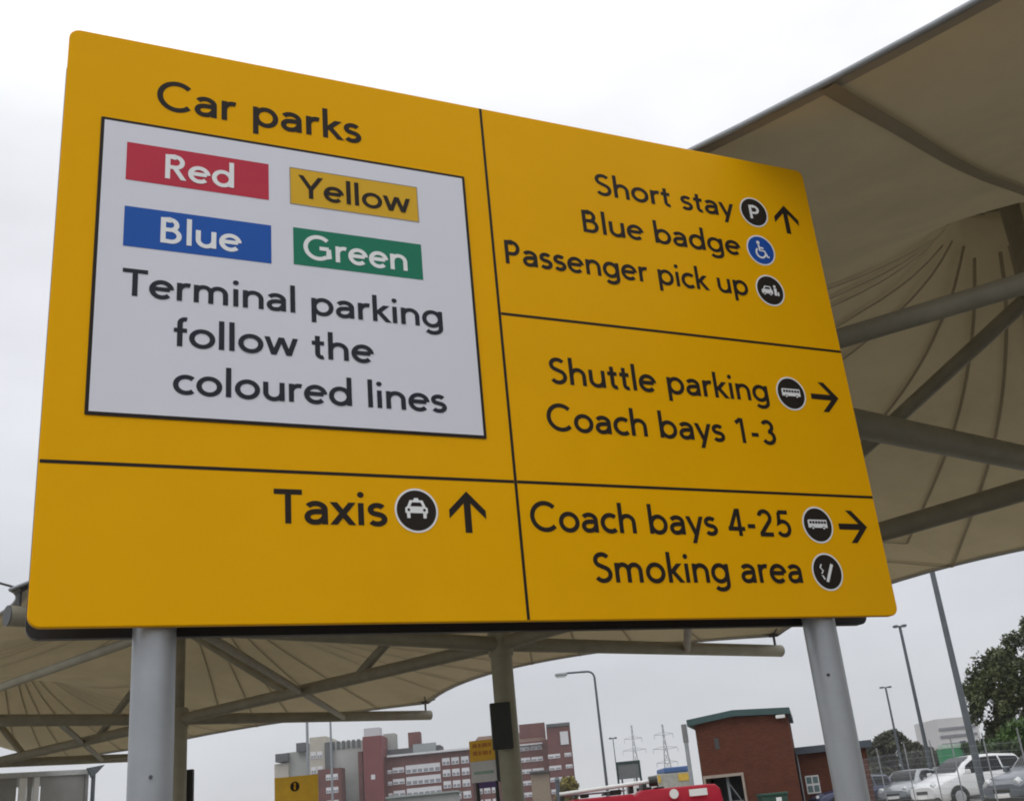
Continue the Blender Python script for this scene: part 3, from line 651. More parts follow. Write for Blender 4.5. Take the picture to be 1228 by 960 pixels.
    block(t, 'parapet', SLATE, 655, 871, 683, 866.5, Yb - 2.3, 14.5, zb=z + .02, top=.4)
    win_row(t, a, b, z, (.22,), 7, 5.8, 2.46, 2.7, .9); win_row(t, a, b, z, (.8,), 7, 5.8, 2.46, 1.5, .8)
    m = MB(); m.box((-.9, -.10, -1.4), (.9, .05, 1.4)); o = m.build('white_window', WLIN, t); p = a.lerp(b, .72); o.location = Vector((p.x, p.y - .25, z - 2.6)) - t.location
    t = thing('low_building', 'low tan building in front of the brick apartments right of the column', 'building', (at(648, 950, 120).x, 120, .4))
    block(t, 'wall', mat('tan_render', (.30, .24, .18), .85, var=.2), 636, 926, 658, 924, 120, 8)
    block(t, 'roof', SLATE, 635, 924.5, 659, 922.5, 119.6, 9, zb=at(648, 926, 120).z + .02)
    t = thing('shed', 'pale grey green shed roof in front of the brick apartments', 'building', (at(500, 955, 150).x, 150, .4))
    block(t, 'wall', CONC, 464, 957.5, 545, 950, 150, 8, zb=.2); block(t, 'roof', mat('pale_green_roof', (.30, .34, .32), .7), 462, 955, 548, 947, 149.5, 9, zb=at(505, 953.5, 150).z + .02)
apartments()
def mast(px, pyt, pyb, Y, r, label):
    p = at(px, pyb, Y); t = at(px, pyt, Y); o = MB(); o.tube((0, 0, gz(Y) - .2), (0, 0, t.z), r, r * .8, n=10); b = o.build('mast', GALV, None, (p.x, Y, 0)); return tag(b, label, 'mast')
mast(369.5, 830, 930, 90, .13, 'thin pale mast rising left of the pale tower behind the info sign'); mast(397, 835, 893, 110, .12, 'thin pale mast rising beside the slot of the pale tower')

# ------------------------------------------------------------------ street lamps, pylons, roadside board
def hook_lamp(px, pyb, pyt, Y, armpx, label):
    b = at(px, pyb, Y); t = at(px - 15, pyt, Y); z = t.z; L_ = (t.x - at(armpx, pyt, Y).x) 
    r = thing('street_lamp', label, 'lamp', (t.x, Y, gz(Y)), 0)
    zt = z - r.location.z; m = MB(); m.tube((0, 0, -.2), (0, 0, zt * .25), .095, n=12); m.tube((0, 0, zt * .25), (0, 0, zt - .32), .07, .055, n=12); m.build('pole', DGALV, r)
    m = MB(); pts = [(-.32 + .32 * math.cos(a), 0, zt - .32 + .32 * math.sin(a)) for a in np.linspace(0, math.pi / 2, 7)] + [(-L_ + .45, 0, zt + .02)]
    m.path(pts, .05, 10); m.build('arm', DGALV, r)
    m = MB(); m.box((-L_ - .12, -.13, zt - .10), (-L_ + .47, .13, zt + .05)); h = bevel(m.build('lamp_head', GALV, r), .05, 3)
    m = MB(); m.box((-L_ - .06, -.10, zt - .15), (-L_ + .38, .10, zt - .102)); m.build('lens', LAMPM, h)
hook_lamp(727, 935, 804, 53, 668, 'grey street lamp with a long bent arm, right of the brick apartments')
def twin_lamp(px, pyh, pxb, pyb, Y, label, grp=None, r=.085, hw=.75, slope=0):
    t = at(px, pyh, Y); o = thing('street_lamp', label, 'lamp', (t.x, Y, gz(Y)), 0, grp); zt = t.z - gz(Y)
    m = MB(); m.tube((0, 0, -.2), (0, 0, .25), r * 1.3, n=12); m.tube((0, 0, .25), (0, 0, zt), r, r * .68, n=12); m.build('pole', DGALV, o)
    hl = hw * .55
    m = MB(); m.tube((-hw * .4, 0, zt + .02), (hw * .4, 0, zt + .02), .045, n=8); m.build('crossarm', DGALV, o)
    for s in (-1, 1):
        m = MB(); m.box((s * (hw * .45 + hl) - hl, -.16, zt - .02), (s * (hw * .45 + hl) + hl, .16, zt + .10)); h = bevel(m.build('lamp_head', DGALV, o), .05, 2)
        m = MB(); m.box((s * (hw * .45 + hl) - hl * .7, -.11, zt - .05), (s * (hw * .45 + hl) + hl * .7, .11, zt - .023)); m.build('lens', LAMPM, h)
twin_lamp(735, 885, 738, 925, 95, 'tiny distant double headed street lamp left of the pylons', None, .05, .22)
twin_lamp(1062, 824, 1080, 925, 100, 'farthest double headed lamp post of the car park', 'car park lamp posts', .12, .34)
twin_lamp(1079, 751, 1115, 930, 62, 'middle double headed lamp post of the car park', 'car park lamp posts', .115, .24)
twin_lamp(1110, 652, 1190, 955, 33.5, 'nearest tall lamp post, its top hidden by the canopy, before the white car', 'car park lamp posts', .11, .25)
def pylon(px, pyt, Y, arms, label, s=1):
    t = at(px, pyt, Y); o = thing('pylon', label, 'pylon', (t.x, Y, .4), 0, 'distant pylons'); H = t.z - .4
    PM = mat('pylon_steel', (.30, .31, .33), .6, metal=.2)
    m = MB(); wz = lambda z: max(.35, 3.6 * s * (1 - z / H) ** 1.25)
    zs = [H * (1 - (1 - k / 11) ** 1.3) for k in range(12)]
    for a, b in ((-1, -1), (1, -1), (1, 1), (-1, 1)):
        for z0, z1 in zip(zs, zs[1:]): m.tube((a * wz(z0), b * wz(z0), z0), (a * wz(z1), b * wz(z1), z1), .17 * s, n=4)
    for z0, z1 in zip(zs, zs[1:]):
        for b in (-1, 1):
            m.tube((-wz(z0), b * wz(z0), z0), (wz(z1), b * wz(z1), z1), .10 * s, n=4); m.tube((wz(z0), b * wz(z0), z0), (-wz(z1), b * wz(z1), z1), .10 * s, n=4)
            m.tube((b * wz(z0), -wz(z0), z0), (b * wz(z1), wz(z1), z1), .10 * s, n=4)
    m.build('tower', PM, o)
    for py, hw in arms:
        z = at(px, py, Y).z - .4; m = MB(); w0 = wz(z)
        for sg in (-1, 1):
            m.tube((0, 0, z + 1.1), (sg * hw, 0, z), .14 * s, n=4); m.tube((0, 0, z - .5), (sg * hw, 0, z), .16 * s, n=4); m.tube((sg * hw, 0, z), (sg * hw, 0, z - 2.2), .14, n=4)
        m.build('crossarm', PM, o)
pylon(757, 869, 640, ((885, 5), (899, 6.5)), 'left distant lattice pylon above the roadside board')
pylon(794, 868, 600, ((880, 5), (897, 6.5), (914, 5.5)), 'right distant lattice pylon left of the brick plant building')
Yr = 62; a = at(738, 914, Yr); b = at(767, 910, Yr); sg_ = thing('road_sign', 'grey back of a dark framed road sign behind the red van', 'sign', ((a.x + b.x) / 2, Yr, gz(Yr)), R_(3))
wr = (b.x - a.x) / 2; zt = (a.z + b.z) / 2 - gz(Yr); zb = at(754, 933, Yr).z - gz(Yr)
m = MB(); m.box((-wr + .05, 0, zb), (wr - .05, .03, zt - .05)); m.build('plate', mat('sign_back_grey', (.17, .18, .18), .6), sg_)
for lo, hi in (((-wr, -.03, zt - .14), (wr, .06, zt)), ((-wr, -.03, zb - .2), (-wr + .10, .06, zt - .141)), ((wr - .10, -.03, zb - .2), (wr, .06, zt - .141))):
    m = MB(); m.box(lo, hi); m.build('frame_bar', mat('sign_frame_green', (.035, .06, .055), .5), sg_)
for s in (-.6, .6): m = MB(); m.tube((s * wr, .1, -.2), (s * wr, .1, zt - .1), .05, n=10); m.build('post', DGALV, sg_)

# ------------------------------------------------------------------ vehicles
def loft(stations, closed_ends=True):
    """car body: station = x, z bottom, z shoulder, half width, z top, half width at top"""
    m = MB(); rings = []
    for (x, zb, zs, hw, zt, ht) in stations:
        half = [(0, zb), (hw * .82, zb), (hw * .97, zb + .08), (hw, zb + (zs - zb) * .45), (hw * .985, zs - .05), (hw * .95, zs), (ht + (hw * .95 - ht) * .04, zt - .045), (ht * .86, zt), (0, zt + .012)]
        rings.append([(x, y, z) for y, z in half] + [(x, -y, z) for y, z in half[-2:0:-1]])
    n = len(rings[0]); vs = [p for r in rings for p in r]
    fs = [(i * n + k, i * n + (k + 1) % n, (i + 1) * n + (k + 1) % n, (i + 1) * n + k) for i in range(len(rings) - 1) for k in range(n)]
    m.add(vs, fs, 0, True); m.add(rings[0], [tuple(range(n))], 0); m.add(rings[-1], [tuple(range(n))[::-1]], 0)
    return m
def car_paint(name, c, metal=.0): return mat(name, c, .28, metal=metal, var=.03, coat=.7)
def make_car(label, loc, heading, paint, L=4.2, W=1.76, H=1.5, hood=.34, kind='hatch', grp='cars parked behind the fence'):
    """faces local +x"""
    t = thing('parked_car', label, 'car', loc, heading, grp)
    hw = W / 2; zb = .22; zs = H * .62; f = L / 2
    cowl = f - L * hood * .78; rf = cowl - .78 * (H / 1.5) ; rr = -f + (.55 if kind != 'saloon' else 1.15); bl = -f + (.10 if kind != 'saloon' else .55)
    st = [(f, zb + .16, zs * .66, hw * .74, zs * .70, hw * .60), (f - .10, zb + .02, zs * .74, hw * .88, zs * .79, hw * .74), (f - .45, zb, zs * .88, hw * .97, zs * .92, hw * .82), (cowl + .10, zb, zs * .99, hw, zs * 1.04, hw * .84),
          (cowl - .02, zb, zs, hw, zs * 1.07, hw * .85), ((cowl + rf) / 2, zb, zs * 1.01, hw, (zs * 1.07 + H) / 2 + .05, hw * .80), (rf, zb, zs * 1.02, hw, H - .03, hw * .74), (rf - .45, zb, zs * 1.03, hw, H, hw * .73), ((rf + rr) / 2, zb, zs * 1.04, hw, H, hw * .73),
          (rr, zb, zs * 1.05, hw * .99, H - .06, hw * .70)]
    if kind == 'saloon': st += [(bl, zb, zs * 1.03, hw * .98, zs * 1.12, hw * .74), (-f + .10, zb + .04, zs, hw * .92, zs * 1.08, hw * .76), (-f, zb + .16, zs * .8, hw * .84, zs * .84, hw * .7)]
    else: st += [(bl + .12, zb, zs * 1.04, hw * .96, zs * 1.18, hw * .74), (-f + .04, zb + .06, zs * .95, hw * .90, zs * 1.02, hw * .74), (-f, zb + .18, zs * .75, hw * .84, zs * .8, hw * .7)]
    body = fixn(loft(st).build('body', [paint], t)); body.data.shade_smooth() if hasattr(body.data, 'shade_smooth') else None
    # side glass and screens, lying just outside the body skin
    def tp(x):
        for s0, s1 in zip(st, st[1:]):
            if s1[0] <= x <= s0[0]:
                k = (s0[0] - x) / (s0[0] - s1[0] + 1e-9); return [p + (q - p) * k for p, q in zip(s0, s1)]
        return st[-1]
    for s in (-1, 1):
        xs = [cowl - .16, cowl - .52, rf - .10, rf - .98, (rf + rr) / 2 - .42, rr + .06]
        segs = [(xs[0], rf - .95, 'window'), (rf - 1.02, rr - .02, 'window')]
        for xa, xb, nm in segs:
            m = MB(); top, bot = [], []
            for k in range(9):
                x = xa + (xb - xa) * k / 8; q = tp(x); z0, y0, z1, y1 = q[2] + .025, q[3] * .95, q[4] - .085, q[5]
                z1 = max(z1, z0 + .004); fr_ = lambda z: y1 + (y0 - y1) * min(1, max(0, (q[4] - .045 - z) / max(.05, q[4] - .045 - q[2])))
                bot.append((x, s * (fr_(z0) + .012), z0)); top.append((x, s * (fr_(z1) + .012), z1))
            m.add(bot + top, [(k, k + 1, 10 + k, 9 + k) if s < 0 else (9 + k, 10 + k, k + 1, k) for k in range(8)]); m.build(nm, GLASS, t)
        m = MB(); m.box((cowl - .30, s * (hw + .16) - .09, zs + .02), (cowl - .16, s * (hw + .16) + .09, zs + .17)); bevel(m.build('wing_mirror', paint, t), .035, 2)
        m = MB(); m.tube((f - .17, s * hw * .62, zs * .74), (f - .05, s * hw * .60, zs * .70), .14, .11, n=12); m.build('headlight', LAMPM, t)
        m = MB(); m.box((-f + .0, s * hw * .70 - .10, zs * .80), (-f + .10, s * hw * .70 + .10, zs * 1.02)); m.build('tail_light', mat('tail_red', (.35, .01, .01), .2), t)
        for x in (f - .82, -f + .78):
            r_ = .315 * (H / 1.5) ** .6; m = MB(); m.tube((x, s * (hw - .20), r_), (x, s * (hw + .012), r_), r_, n=24); wh = m.build('wheel', TYRE, t)
            m = MB(); m.tube((x, s * (hw + .0135), r_), (x, s * (hw + .022), r_), r_ * .64, r_ * .58, n=20); m.build('rim', RIM, wh)
            m = MB(); pts = [(x + (r_ + .05) * math.cos(a), s * (hw + .003), r_ + (r_ + .05) * math.sin(a)) for a in np.linspace(0, math.pi, 15)]
            pts2 = [(x + (r_ * .98) * math.cos(a), s * (hw + .010), r_ + (r_ * .98) * math.sin(a)) for a in np.linspace(0, math.pi, 15)]
            m.add(pts + pts2, [(k, k + 1, 16 + k, 15 + k) for k in range(14)]); m.build('wheel_arch', BLACK, t)
        m = MB(); m.box((rr, s * hw * .985 - .012 + s * .0, zb + .02), (cowl - .2, s * hw * .985 + .012 + s * .006, zb + .13)); m.build('sill', BLACK, t)
    m = MB(); w_ = []
    for k in range(6):
        x = cowl - .06 + (rf + .06 - cowl + .06) * k / 5; q = tp(x); w_.append((x, q[5] * .80, q[4] + .034))
    m.add([(x, -y, z) for x, y, z in w_] + [(x, y, z) for x, y, z in w_], [(k, k + 1, 7 + k, 6 + k) for k in range(5)]); m.build('windscreen', GLASS, t)
    m = MB(); m.box((f - .10, -hw * .34, zs * .50), (f + .012, hw * .34, zs * .60)); m.build('grille', BLACK, t)
    m = MB(); m.box((f - .02, -.26, zs * .36), (f + .016, .26, zs * .36 + .11)); m.build('number_plate', WLET, t)
    m = MB(); m.box((f - .22, -hw * .86, zb + .02), (f - .02, hw * .86, zb + .16)); bevel(m.build('bumper', BLACK, t), .03, 2)
    return t
def place(px, py, Y): p = at(px, py, Y); return (p.x, Y, gz(Y))
White = car_paint('white_car_paint', (.70, .71, .73)); Sil = car_paint('silver_paint', (.30, .32, .35), .3); Blu = car_paint('dark_blue_paint', (.030, .042, .11)); Dk = car_paint('slate_paint', (.11, .125, .15), .2); Gre = car_paint('dark_green_paint', (.045, .065, .06))
make_car('white high hatchback facing left behind the nearest lamp post', place(1166, 940, 40), R_(197), White, 4.1, 1.80, 1.62, hood=.30)
make_car('slate grey car cut by the right edge of the photo, beside the white hatchback', place(1272, 940, 32), R_(202), Dk, 4.2, 1.78, 1.56)
make_car('silver car facing the fence, just left of the white hatchback', place(1092, 940, 52), R_(180 + 50), Sil, 4.2, 1.74, 1.46)
make_car('dark blue car half hidden behind the right sign post', place(1022, 950, 52), R_(180 + 12), Blu, 4.1, 1.74, 1.42)
make_car('dark green car behind the silver one, only its roof showing', place(1114, 930, 63), R_(180 + 20), Gre, 4.2, 1.76, 1.56)
make_car('small silver car seen far between the lamp posts', place(1096, 935, 70), R_(180 + 70), Sil, 4.0, 1.72, 1.44)

def red_van():
    Y = 31; p = at(765, 950, Y); t = thing('red_van', 'red van with a white pipe carrier on its roof, cut by the bottom edge', 'van', (p.x, Y, gz(Y)), R_(1))
    RED = mat('red_van_paint', (.31, .003, .018), .45, var=.08, scale=1.5, coat=.0, spec=.15); hw = .9; zt = at(800, 944.5, Y).z - gz(Y); zc = zt - .05
    f = 2.62
    st = [(2.11, .32, 1.0, .88, zt - .28, .76), (2.09, .28, 1.05, .9, zt - .12, .79), (1.98, .25, 1.06, .91, zt - .015, .80), (1.8, .25, 1.06, .91, zt, .80), (.05, .25, 1.06, .91, zt, .80), (-.02, .25, 1.06, .90, zc, .78), (-.16, .25, 1.06, .90, zc - .07, .76), (-.20, .25, 1.06, .91, zc - .02, .79),
          (-1.75, .25, 1.06, .91, zc - .02, .79), (-2.02, .25, 1.06, .91, zc - .06, .78), (-2.22, .25, 1.05, .9, zc - .22, .77), (-2.72, .25, 1.04, .9, 1.12, .77), (-3.2, .26, .98, .88, 1.0, .74), (-3.32, .34, .80, .78, .86, .6)]
    fixn(loft(st).build('body', RED, t))
    for s in (-1, 1):
        m = MB(); m.box((-2.1, s * .87 - .02, 1.10), (-1.2, s * .87 + .02, zc - .22)); m.build('window', GLASS, t)
        for x in (1.3, -2.4):
            m = MB(); m.tube((x, s * .68, .32), (x, s * .925, .32), .32, n=22); w_ = m.build('wheel', TYRE, t); m = MB(); m.tube((x, s * .926, .32), (x, s * .935, .32), .2, n=18); m.build('rim', RIM, w_)
        m = MB(); m.tube((-3.1, s * .6, .78), (-3.27, s * .6, .74), .13, n=12); m.build('headlight', LAMPM, t)
        m = MB(); m.box((-2.3, s * 1.02 - .08, 1.0), (-2.18, s * 1.02 + .08, 1.2)); m.build('wing_mirror', BLACK, t)
    for x in (-1.7, -.9):
        m = MB(); m.box((x - .04, -.72, zc + .02), (x + .04, .72, zc + .07)); m.build('roof_bar', BLACK, t)
    for y_ in (-.30, .10, .46):
        m = MB(); m.tube((-1.95, y_, zc + .10), (-.35, y_, zc + .10), .022, n=8); m.build('rack_rail', GALV, t)
    for x_, w2, h2 in ((-1.45, .22, .10), (-.62, .30, .13), (-.20, .12, .20), (.55, .26, .05)):
        m = MB(); m.box((x_ - w2 / 2, -.42, (zt if x_ > 0 else zc) + .004), (x_ + w2 / 2, .20, (zt if x_ > 0 else zc) + h2)); bevel(m.build('roof_box', BLACK, t), .02, 2)
    m = MB(); m.box((.10, -.60, zt + .003), (.20, .60, zt + .16)); bevel(m.build('bar_end', BLACK, t), .02)
    m = MB(); m.tube((-2.12, -.48, zc + .14), (.28, -.48, zt + .20), .052, n=16); pc = m.build('pipe_carrier', WFRAME, t)
    m = MB(); m.tube((.28, -.48, zt + .20), (.50, -.48, zt + .205), .13, n=14); m.build('carrier_cap', BLACK, pc)
    m = MB(); m.box((-2.12, -.66, zc - .02), (-2.0, -.3, zc + .07)); m.build('carrier_foot', BLACK, pc)
    m = MB(); m.box((1.25, -.918, 1.16), (1.72, -.912, 1.33)); m.build('white_marking', WLET, t)
    m = MB(); c = [(.85 + .12 * math.cos(a), -.918, 1.26 + .12 * math.sin(a)) for a in np.linspace(0, 2 * math.pi, 21)[:-1]]; m.add(c, [tuple(range(20))]); m.build('white_marking', WLET, t)
red_van()
def lorry():
    Y = 46; p = at(810, 940, Y); t = thing('lorry', 'blue topped yellow lorry behind the red van', 'lorry', (p.x, Y, gz(Y)), R_(4))
    a = at(789, 925, Y); b = at(829, 922, Y); w_ = (b.x - a.x); zt = at(812, 918.5, Y).z - gz(Y); z1 = at(812, 925.5, Y).z - gz(Y); zm = at(812, 936, Y).z - gz(Y)
    m = MB(); m.box((-w_ * .28, 0, z1 + .003), (w_ * .55, 1.9, zt)); bevel(m.build('blue_top', mat('lorry_blue', (.05, .11, .27), .5), t), .05, 2)
    m = MB(); m.box((-w_ * .5, 0.02, .5), (w_ * .55, 1.9, z1)); bevel(m.build('box_body', mat('lorry_grey', (.33, .33, .30), .5, var=.2), t), .03)
    m = MB(); m.box((w_ * .12, -.02, zm), (w_ * .45, .018, z1 - .06)); m.build('yellow_panel', mat('lorry_yellow', (.55, .36, .05), .5), t)
    m = MB(); m.box((-w_ * .5, -.02, zm), (-w_ * .42, .018, z1 - .05)); m.build('yellow_panel', mat('lorry_yellow', (.55, .36, .05), .5), t)
    m = MB(); m.box((-w_ * .5 - 1.1, .05, .45), (-w_ * .5 - .04, 1.85, z1 - .25)); bevel(m.build('cab', mat('lorry_white', (.6, .6, .6), .4), t), .12, 3)
    m = MB(); m.box((-w_ * .5 - .9, .03, 1.0), (-w_ * .5 - .3, .048, z1 - .45)); m.build('window', GLASS, t)
    for x in (-w_ * .5 - .6, w_ * .25): m = MB(); m.tube((x, .02, .4), (x, .3, .4), .4, n=20); m.build('wheel', TYRE, t)
lorry()
Yp = 41; p = at(825, 905, Yp); o = thing('camera_pole', 'grey pole with a dark upper section beside the left corner of the brick plant building', 'pole', (p.x, Yp, gz(Yp)))
zt = at(821, 868, Yp).z - gz(Yp); z1 = at(823.5, 890, Yp).z - gz(Yp)
m = MB(); m.tube((0, 0, -.2), (0, 0, z1), .075, n=14); m.build('pole', GALV, o); m = MB(); m.tube((0, 0, z1), (0, 0, zt), .10, n=14); m.build('upper_section', mat('pole_upper_grey', (.17, .175, .18), .5), o)  # upper section is a thicker tube in darker grey
m = MB(); m.tube((0, 0, -.1), (0, 0, 1.25), .16, n=14); m.build('pole_base', BLACK, o)
Yk = 70; p = at(668, 935, Yk); m = MB(); m.tube((0, 0, 0), (0, 0, p.z - gz(Yk)), .14, n=12); m.tube((0, 0, p.z - gz(Yk)), (0, 0, p.z - gz(Yk) + .18), .2, .1, n=12)
tag(m.build('bollard_light', DGALV, None, (p.x, Yk, gz(Yk))), 'dark post standing just left of the red van', 'post')

# ------------------------------------------------------------------ brick plant building
def plant():
    Y = 50; t = thing('plant_building', 'orange brick plant building with green metal roof and open doorway', 'building', (at(890, 950, Y).x, Y, gz(Y)), R_(-13))
    PX = on_plane(t.location.copy(), R_(-13))
    xl = PX(833, 871).x; xr = PX(944.5, 862).x; ze1 = PX(831, 869).z; zr = PX(880, 859).z; ze2 = PX(946, 856).z
    xk = PX(880, 859).x
    D = 7.0
    # front wall with the doorway left open
    xd0, xd1 = PX(847, 940).x, PX(890, 935).x; zd = PX(870, 931).z
    zlo = -.3
    m = MB(); prof = [(xl, zlo), (xd0, zlo), (xd0, zd), (xd1, zd), (xd1, zlo), (xr, zlo), (xr, ze2), (xk, zr), (xl, ze1)]
    m.prism(prof, 0, .3); fixn(m.build('front_wall', BRICK, t))
    m = MB(); m.box((xl, .301, zlo), (xl + .3, D, ze1 - .05)); m.build('side_wall', BRICK, t); m = MB(); m.box((xr - .3, .301, zlo), (xr, D, ze2 - .05)); m.build('side_wall', BRICK, t)
    m = MB(); m.box((xl + .301, D - .3, zlo), (xr - .301, D, min(ze1, ze2))); m.build('back_wall', BRICK, t)
    th = .28; o_ = .30
    m = MB(); pr = [(xl - o_, ze1 + .01 - .05), (xk, zr + .012), (xr + .16, ze2 + .012), (xr + .16, ze2 + th), (xk, zr + th), (xl - o_, ze1 + th - .05)]
    m.prism(pr, -.28, D + .2); fixn(m.build('roof', GREENR, t))
    FR = mat('pale_door_frame', (.36, .30, .25), .7)
    for lo, hi in (((xd0 - .10, -.04, zd - .0), (xd1 + .10, .0 - .003, zd + .12)), ((xd1, -.04, zlo), (xd1 + .10, -.003, zd - .003)), ((xd0 - .10, -.04, zlo), (xd0, -.003, zd - .003))):
        m = MB(); m.box(lo, hi); m.build('door_frame', FR, t)
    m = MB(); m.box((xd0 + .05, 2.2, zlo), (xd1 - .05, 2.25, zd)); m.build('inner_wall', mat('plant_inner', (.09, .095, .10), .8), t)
    for x0, x1, z0, z1 in ((.55, .62, -.2, 1), (.05, .95, .42, .47)):
        m = MB(); ww = xd1 - xd0; m.box((xd0 + ww * x0, .4, zd * max(0, z0)), (xd0 + ww * x1, .46, zd * min(1, z1))); m.build('door_rail', GALV, t)
    m = MB(); m.tube((xd0 + (xd1 - xd0) * .55, .38, zd * .95), (xd1 - .05, .38, zd * .35), .03, n=8); m.build('door_rail', GALV, t)
    a, b = PX(856, 885), PX(863.5, 897.5); m = MB(); m.box((a.x, -.02, b.z), (b.x, .006, a.z)); w_ = m.build('vent', mat('vent_dark', (.05, .045, .045), .6), t)
    for k in range(5): zq = b.z + (a.z - b.z) * (k + .5) / 5; m = MB(); m.box((a.x + .02, -.04, zq - .02), (b.x - .02, -.021, zq + .02)); m.build('louvre', mat('louvre_grey', (.09, .09, .095), .6), w_)
    p = PX(936, 859); m = MB(); m.box((p.x - .20, -.30, p.z - .07), (p.x + .20, -.14, p.z + .07)); fl = bevel(m.build('flood_light', WFRAME, t), .02); m = MB(); m.tube((p.x, -.14, p.z), (p.x, .0, p.z), .03, n=8); m.build('bracket', GALV, fl)
    # low extension
    Ye = 51.5; e = thing('brick_extension', 'low brick extension with flat slate blue roof, right of the plant building', 'building', (at(1000, 950, Ye).x, Ye, gz(Ye)), R_(-13))
    QX = on_plane(e.location.copy(), R_(-13))
    x0 = QX(953, 900).x; x1 = QX(1038.5, 900).x; ze = QX(998, 900).z
    m = MB(); m.box((x0, 0, -.3), (x1, 5, ze)); m.build('wall', BRICK, e)
    m = MB(); m.box((x0 + .02, -.35, ze + .004), (QX(1045.5, 893).x, 5.3, ze + .30)); m.build('roof', mat('slate_blue_fascia', (.055, .07, .09), .5), e)
    a, b = QX(965, 930), QX(985, 950); m = MB(); m.box((a.x, -.05, b.z), (b.x, .0 - .004, a.z)); w_ = m.build('window', WFRAME, e); wx, wz = b.x - a.x, a.z - b.z
    for c in (.08, .55):
        for r in (.08, .56): m = MB(); m.box((a.x + wx * c, -.06, b.z + wz * r), (a.x + wx * (c + .37), -.052, b.z + wz * (r + .36))); m.build('pane', mat('teal_glass', (.10, .17, .17), .12, coat=.5), w_)
    m = MB(); p = QX(957, 914); m.tube((p.x, -.08, -.2), (p.x, -.08, ze), .04, n=10); m.build('down_pipe', GALV, e)
    Yc = 47; c = thing('green_bin', 'dark green wheeled waste container with white label before the brick plant building', 'bin', (at(928, 955, Yc).x, Yc, gz(Yc)))
    a, b = at(912, 951, Yc) - c.location, at(944, 948.5, Yc) - c.location; GB = mat('bin_green', (.012, .055, .035), .45); zt = (a.z + b.z) / 2
    m = MB(); m.prism([(a.x + .08, .18), (b.x - .08, .18), (b.x, zt - .12), (a.x, zt - .12)], 0, .9); bd = fixn(m.build('tub', GB, c)); bevel(bd, .02)
    m = MB(); m.box((a.x - .03, -.04, zt - .118), (b.x + .03, .94, zt)); bevel(m.build('lid', GB, c), .03, 2)
    m = MB(); m.box((.08, -.012, zt - .34), (.30, -.004, zt - .19)); m.build('white_label', WLET, c)
    for x in (a.x + .2, b.x - .2):
        for y in (.15, .75): m = MB(); m.tube((x - .03, y, .09), (x + .03, y, .09), .09, n=12); m.build('castor', TYRE, c)
plant()

# ------------------------------------------------------------------ white office, green hoarding, fence, trees
Yo = 270; t = thing('white_office', 'pale office building with grey window bands behind the lamp posts', 'building', (at(1143, 900, Yo).x, Yo, .4))
_, a, b, z = block(t, 'wall', mat('office_white', (.60, .585, .58), .7, var=.08, scale=.1), 1121, 862, 1170, 857.5, Yo, 16)
for k, (p0, p1) in enumerate(((872.5, 875.5), (881.5, 884.5), (891.5, 894.0))):
    q = at(1128, p0, Yo); r = at(1128, p1, Yo); m = MB(); x0, x1 = at(1127, 880, Yo).x, at(1172, 880, Yo).x; m.box((x0 - t.location.x, -.3, r.z - t.location.z), (x1 - t.location.x, -.05, q.z - t.location.z)); m.build('window_band', mat('office_glass', (.22, .22, .24), .2), t)
Yh = 95; t = thing('green_hoarding', 'bright green hoarding with a pale top under the white office', 'hoarding', (at(1140, 900, Yh).x, Yh, .4))
block(t, 'panel', mat('hoarding_green', (.03, .25, .10), .6), 1129, 898, 1153, 895, Yh, 1.2); block(t, 'top_panel', mat('hoarding_pale', (.45, .55, .47), .6), 1129, 893, 1152, 890, Yh + .1, 1, zb=at(1140, 896.3, Yh).z + .01)
block(t, 'side_post', DGALV, 1153.5, 888, 1158, 887, Yh - .3, .6)

fz = [(1033, 37.5), (1060, 34.5), (1094, 31.5), (1126, 28.8), (1152, 27), (1192, 24.6), (1236, 22.5)]
fp0 = [at(px, 940, Y) for px, Y in fz]; base = Vector((fp0[0].x, fp0[0].y, gz(fp0[0].y)))
fen = thing('mesh_fence', 'thin wire mesh fence on pale cranked posts in front of the parked cars', 'fence', base)
for p in fp0:
    m = MB(); z0 = gz(p.y) - base.z; b_ = Vector((p.x, p.y, 0)) - Vector((base.x, base.y, 0)); m.tube(b_ + Vector((0, 0, z0 - .1)), b_ + Vector((0, 0, z0 + 1.8)), .017, n=8); m.tube(b_ + Vector((0, 0, z0 + 1.8)), b_ + Vector((-.015, -.03, z0 + 1.98)), .016, n=8); m.build('post', GALV, fen)
for a, b in zip(fp0, fp0[1:]):
    a2 = Vector((a.x, a.y, gz(a.y))) - base; b2 = Vector((b.x, b.y, gz(b.y))) - base; m = MB(); Lf = (b2 - a2).length
    for k in range(12): z = .08 + k * .15; m.tube(a2 + Vector((0, 0, z)), b2 + Vector((0, 0, z)), .0028, n=3, caps=False)
    nvv = int(Lf / .10)
    for k in range(nvv): p = a2.lerp(b2, (k + .5) / nvv); m.tube(p + Vector((0, 0, .05)), p + Vector((0, 0, 1.78)), .0022, n=3, caps=False)
    m.build('mesh_panel', GALV, fen)

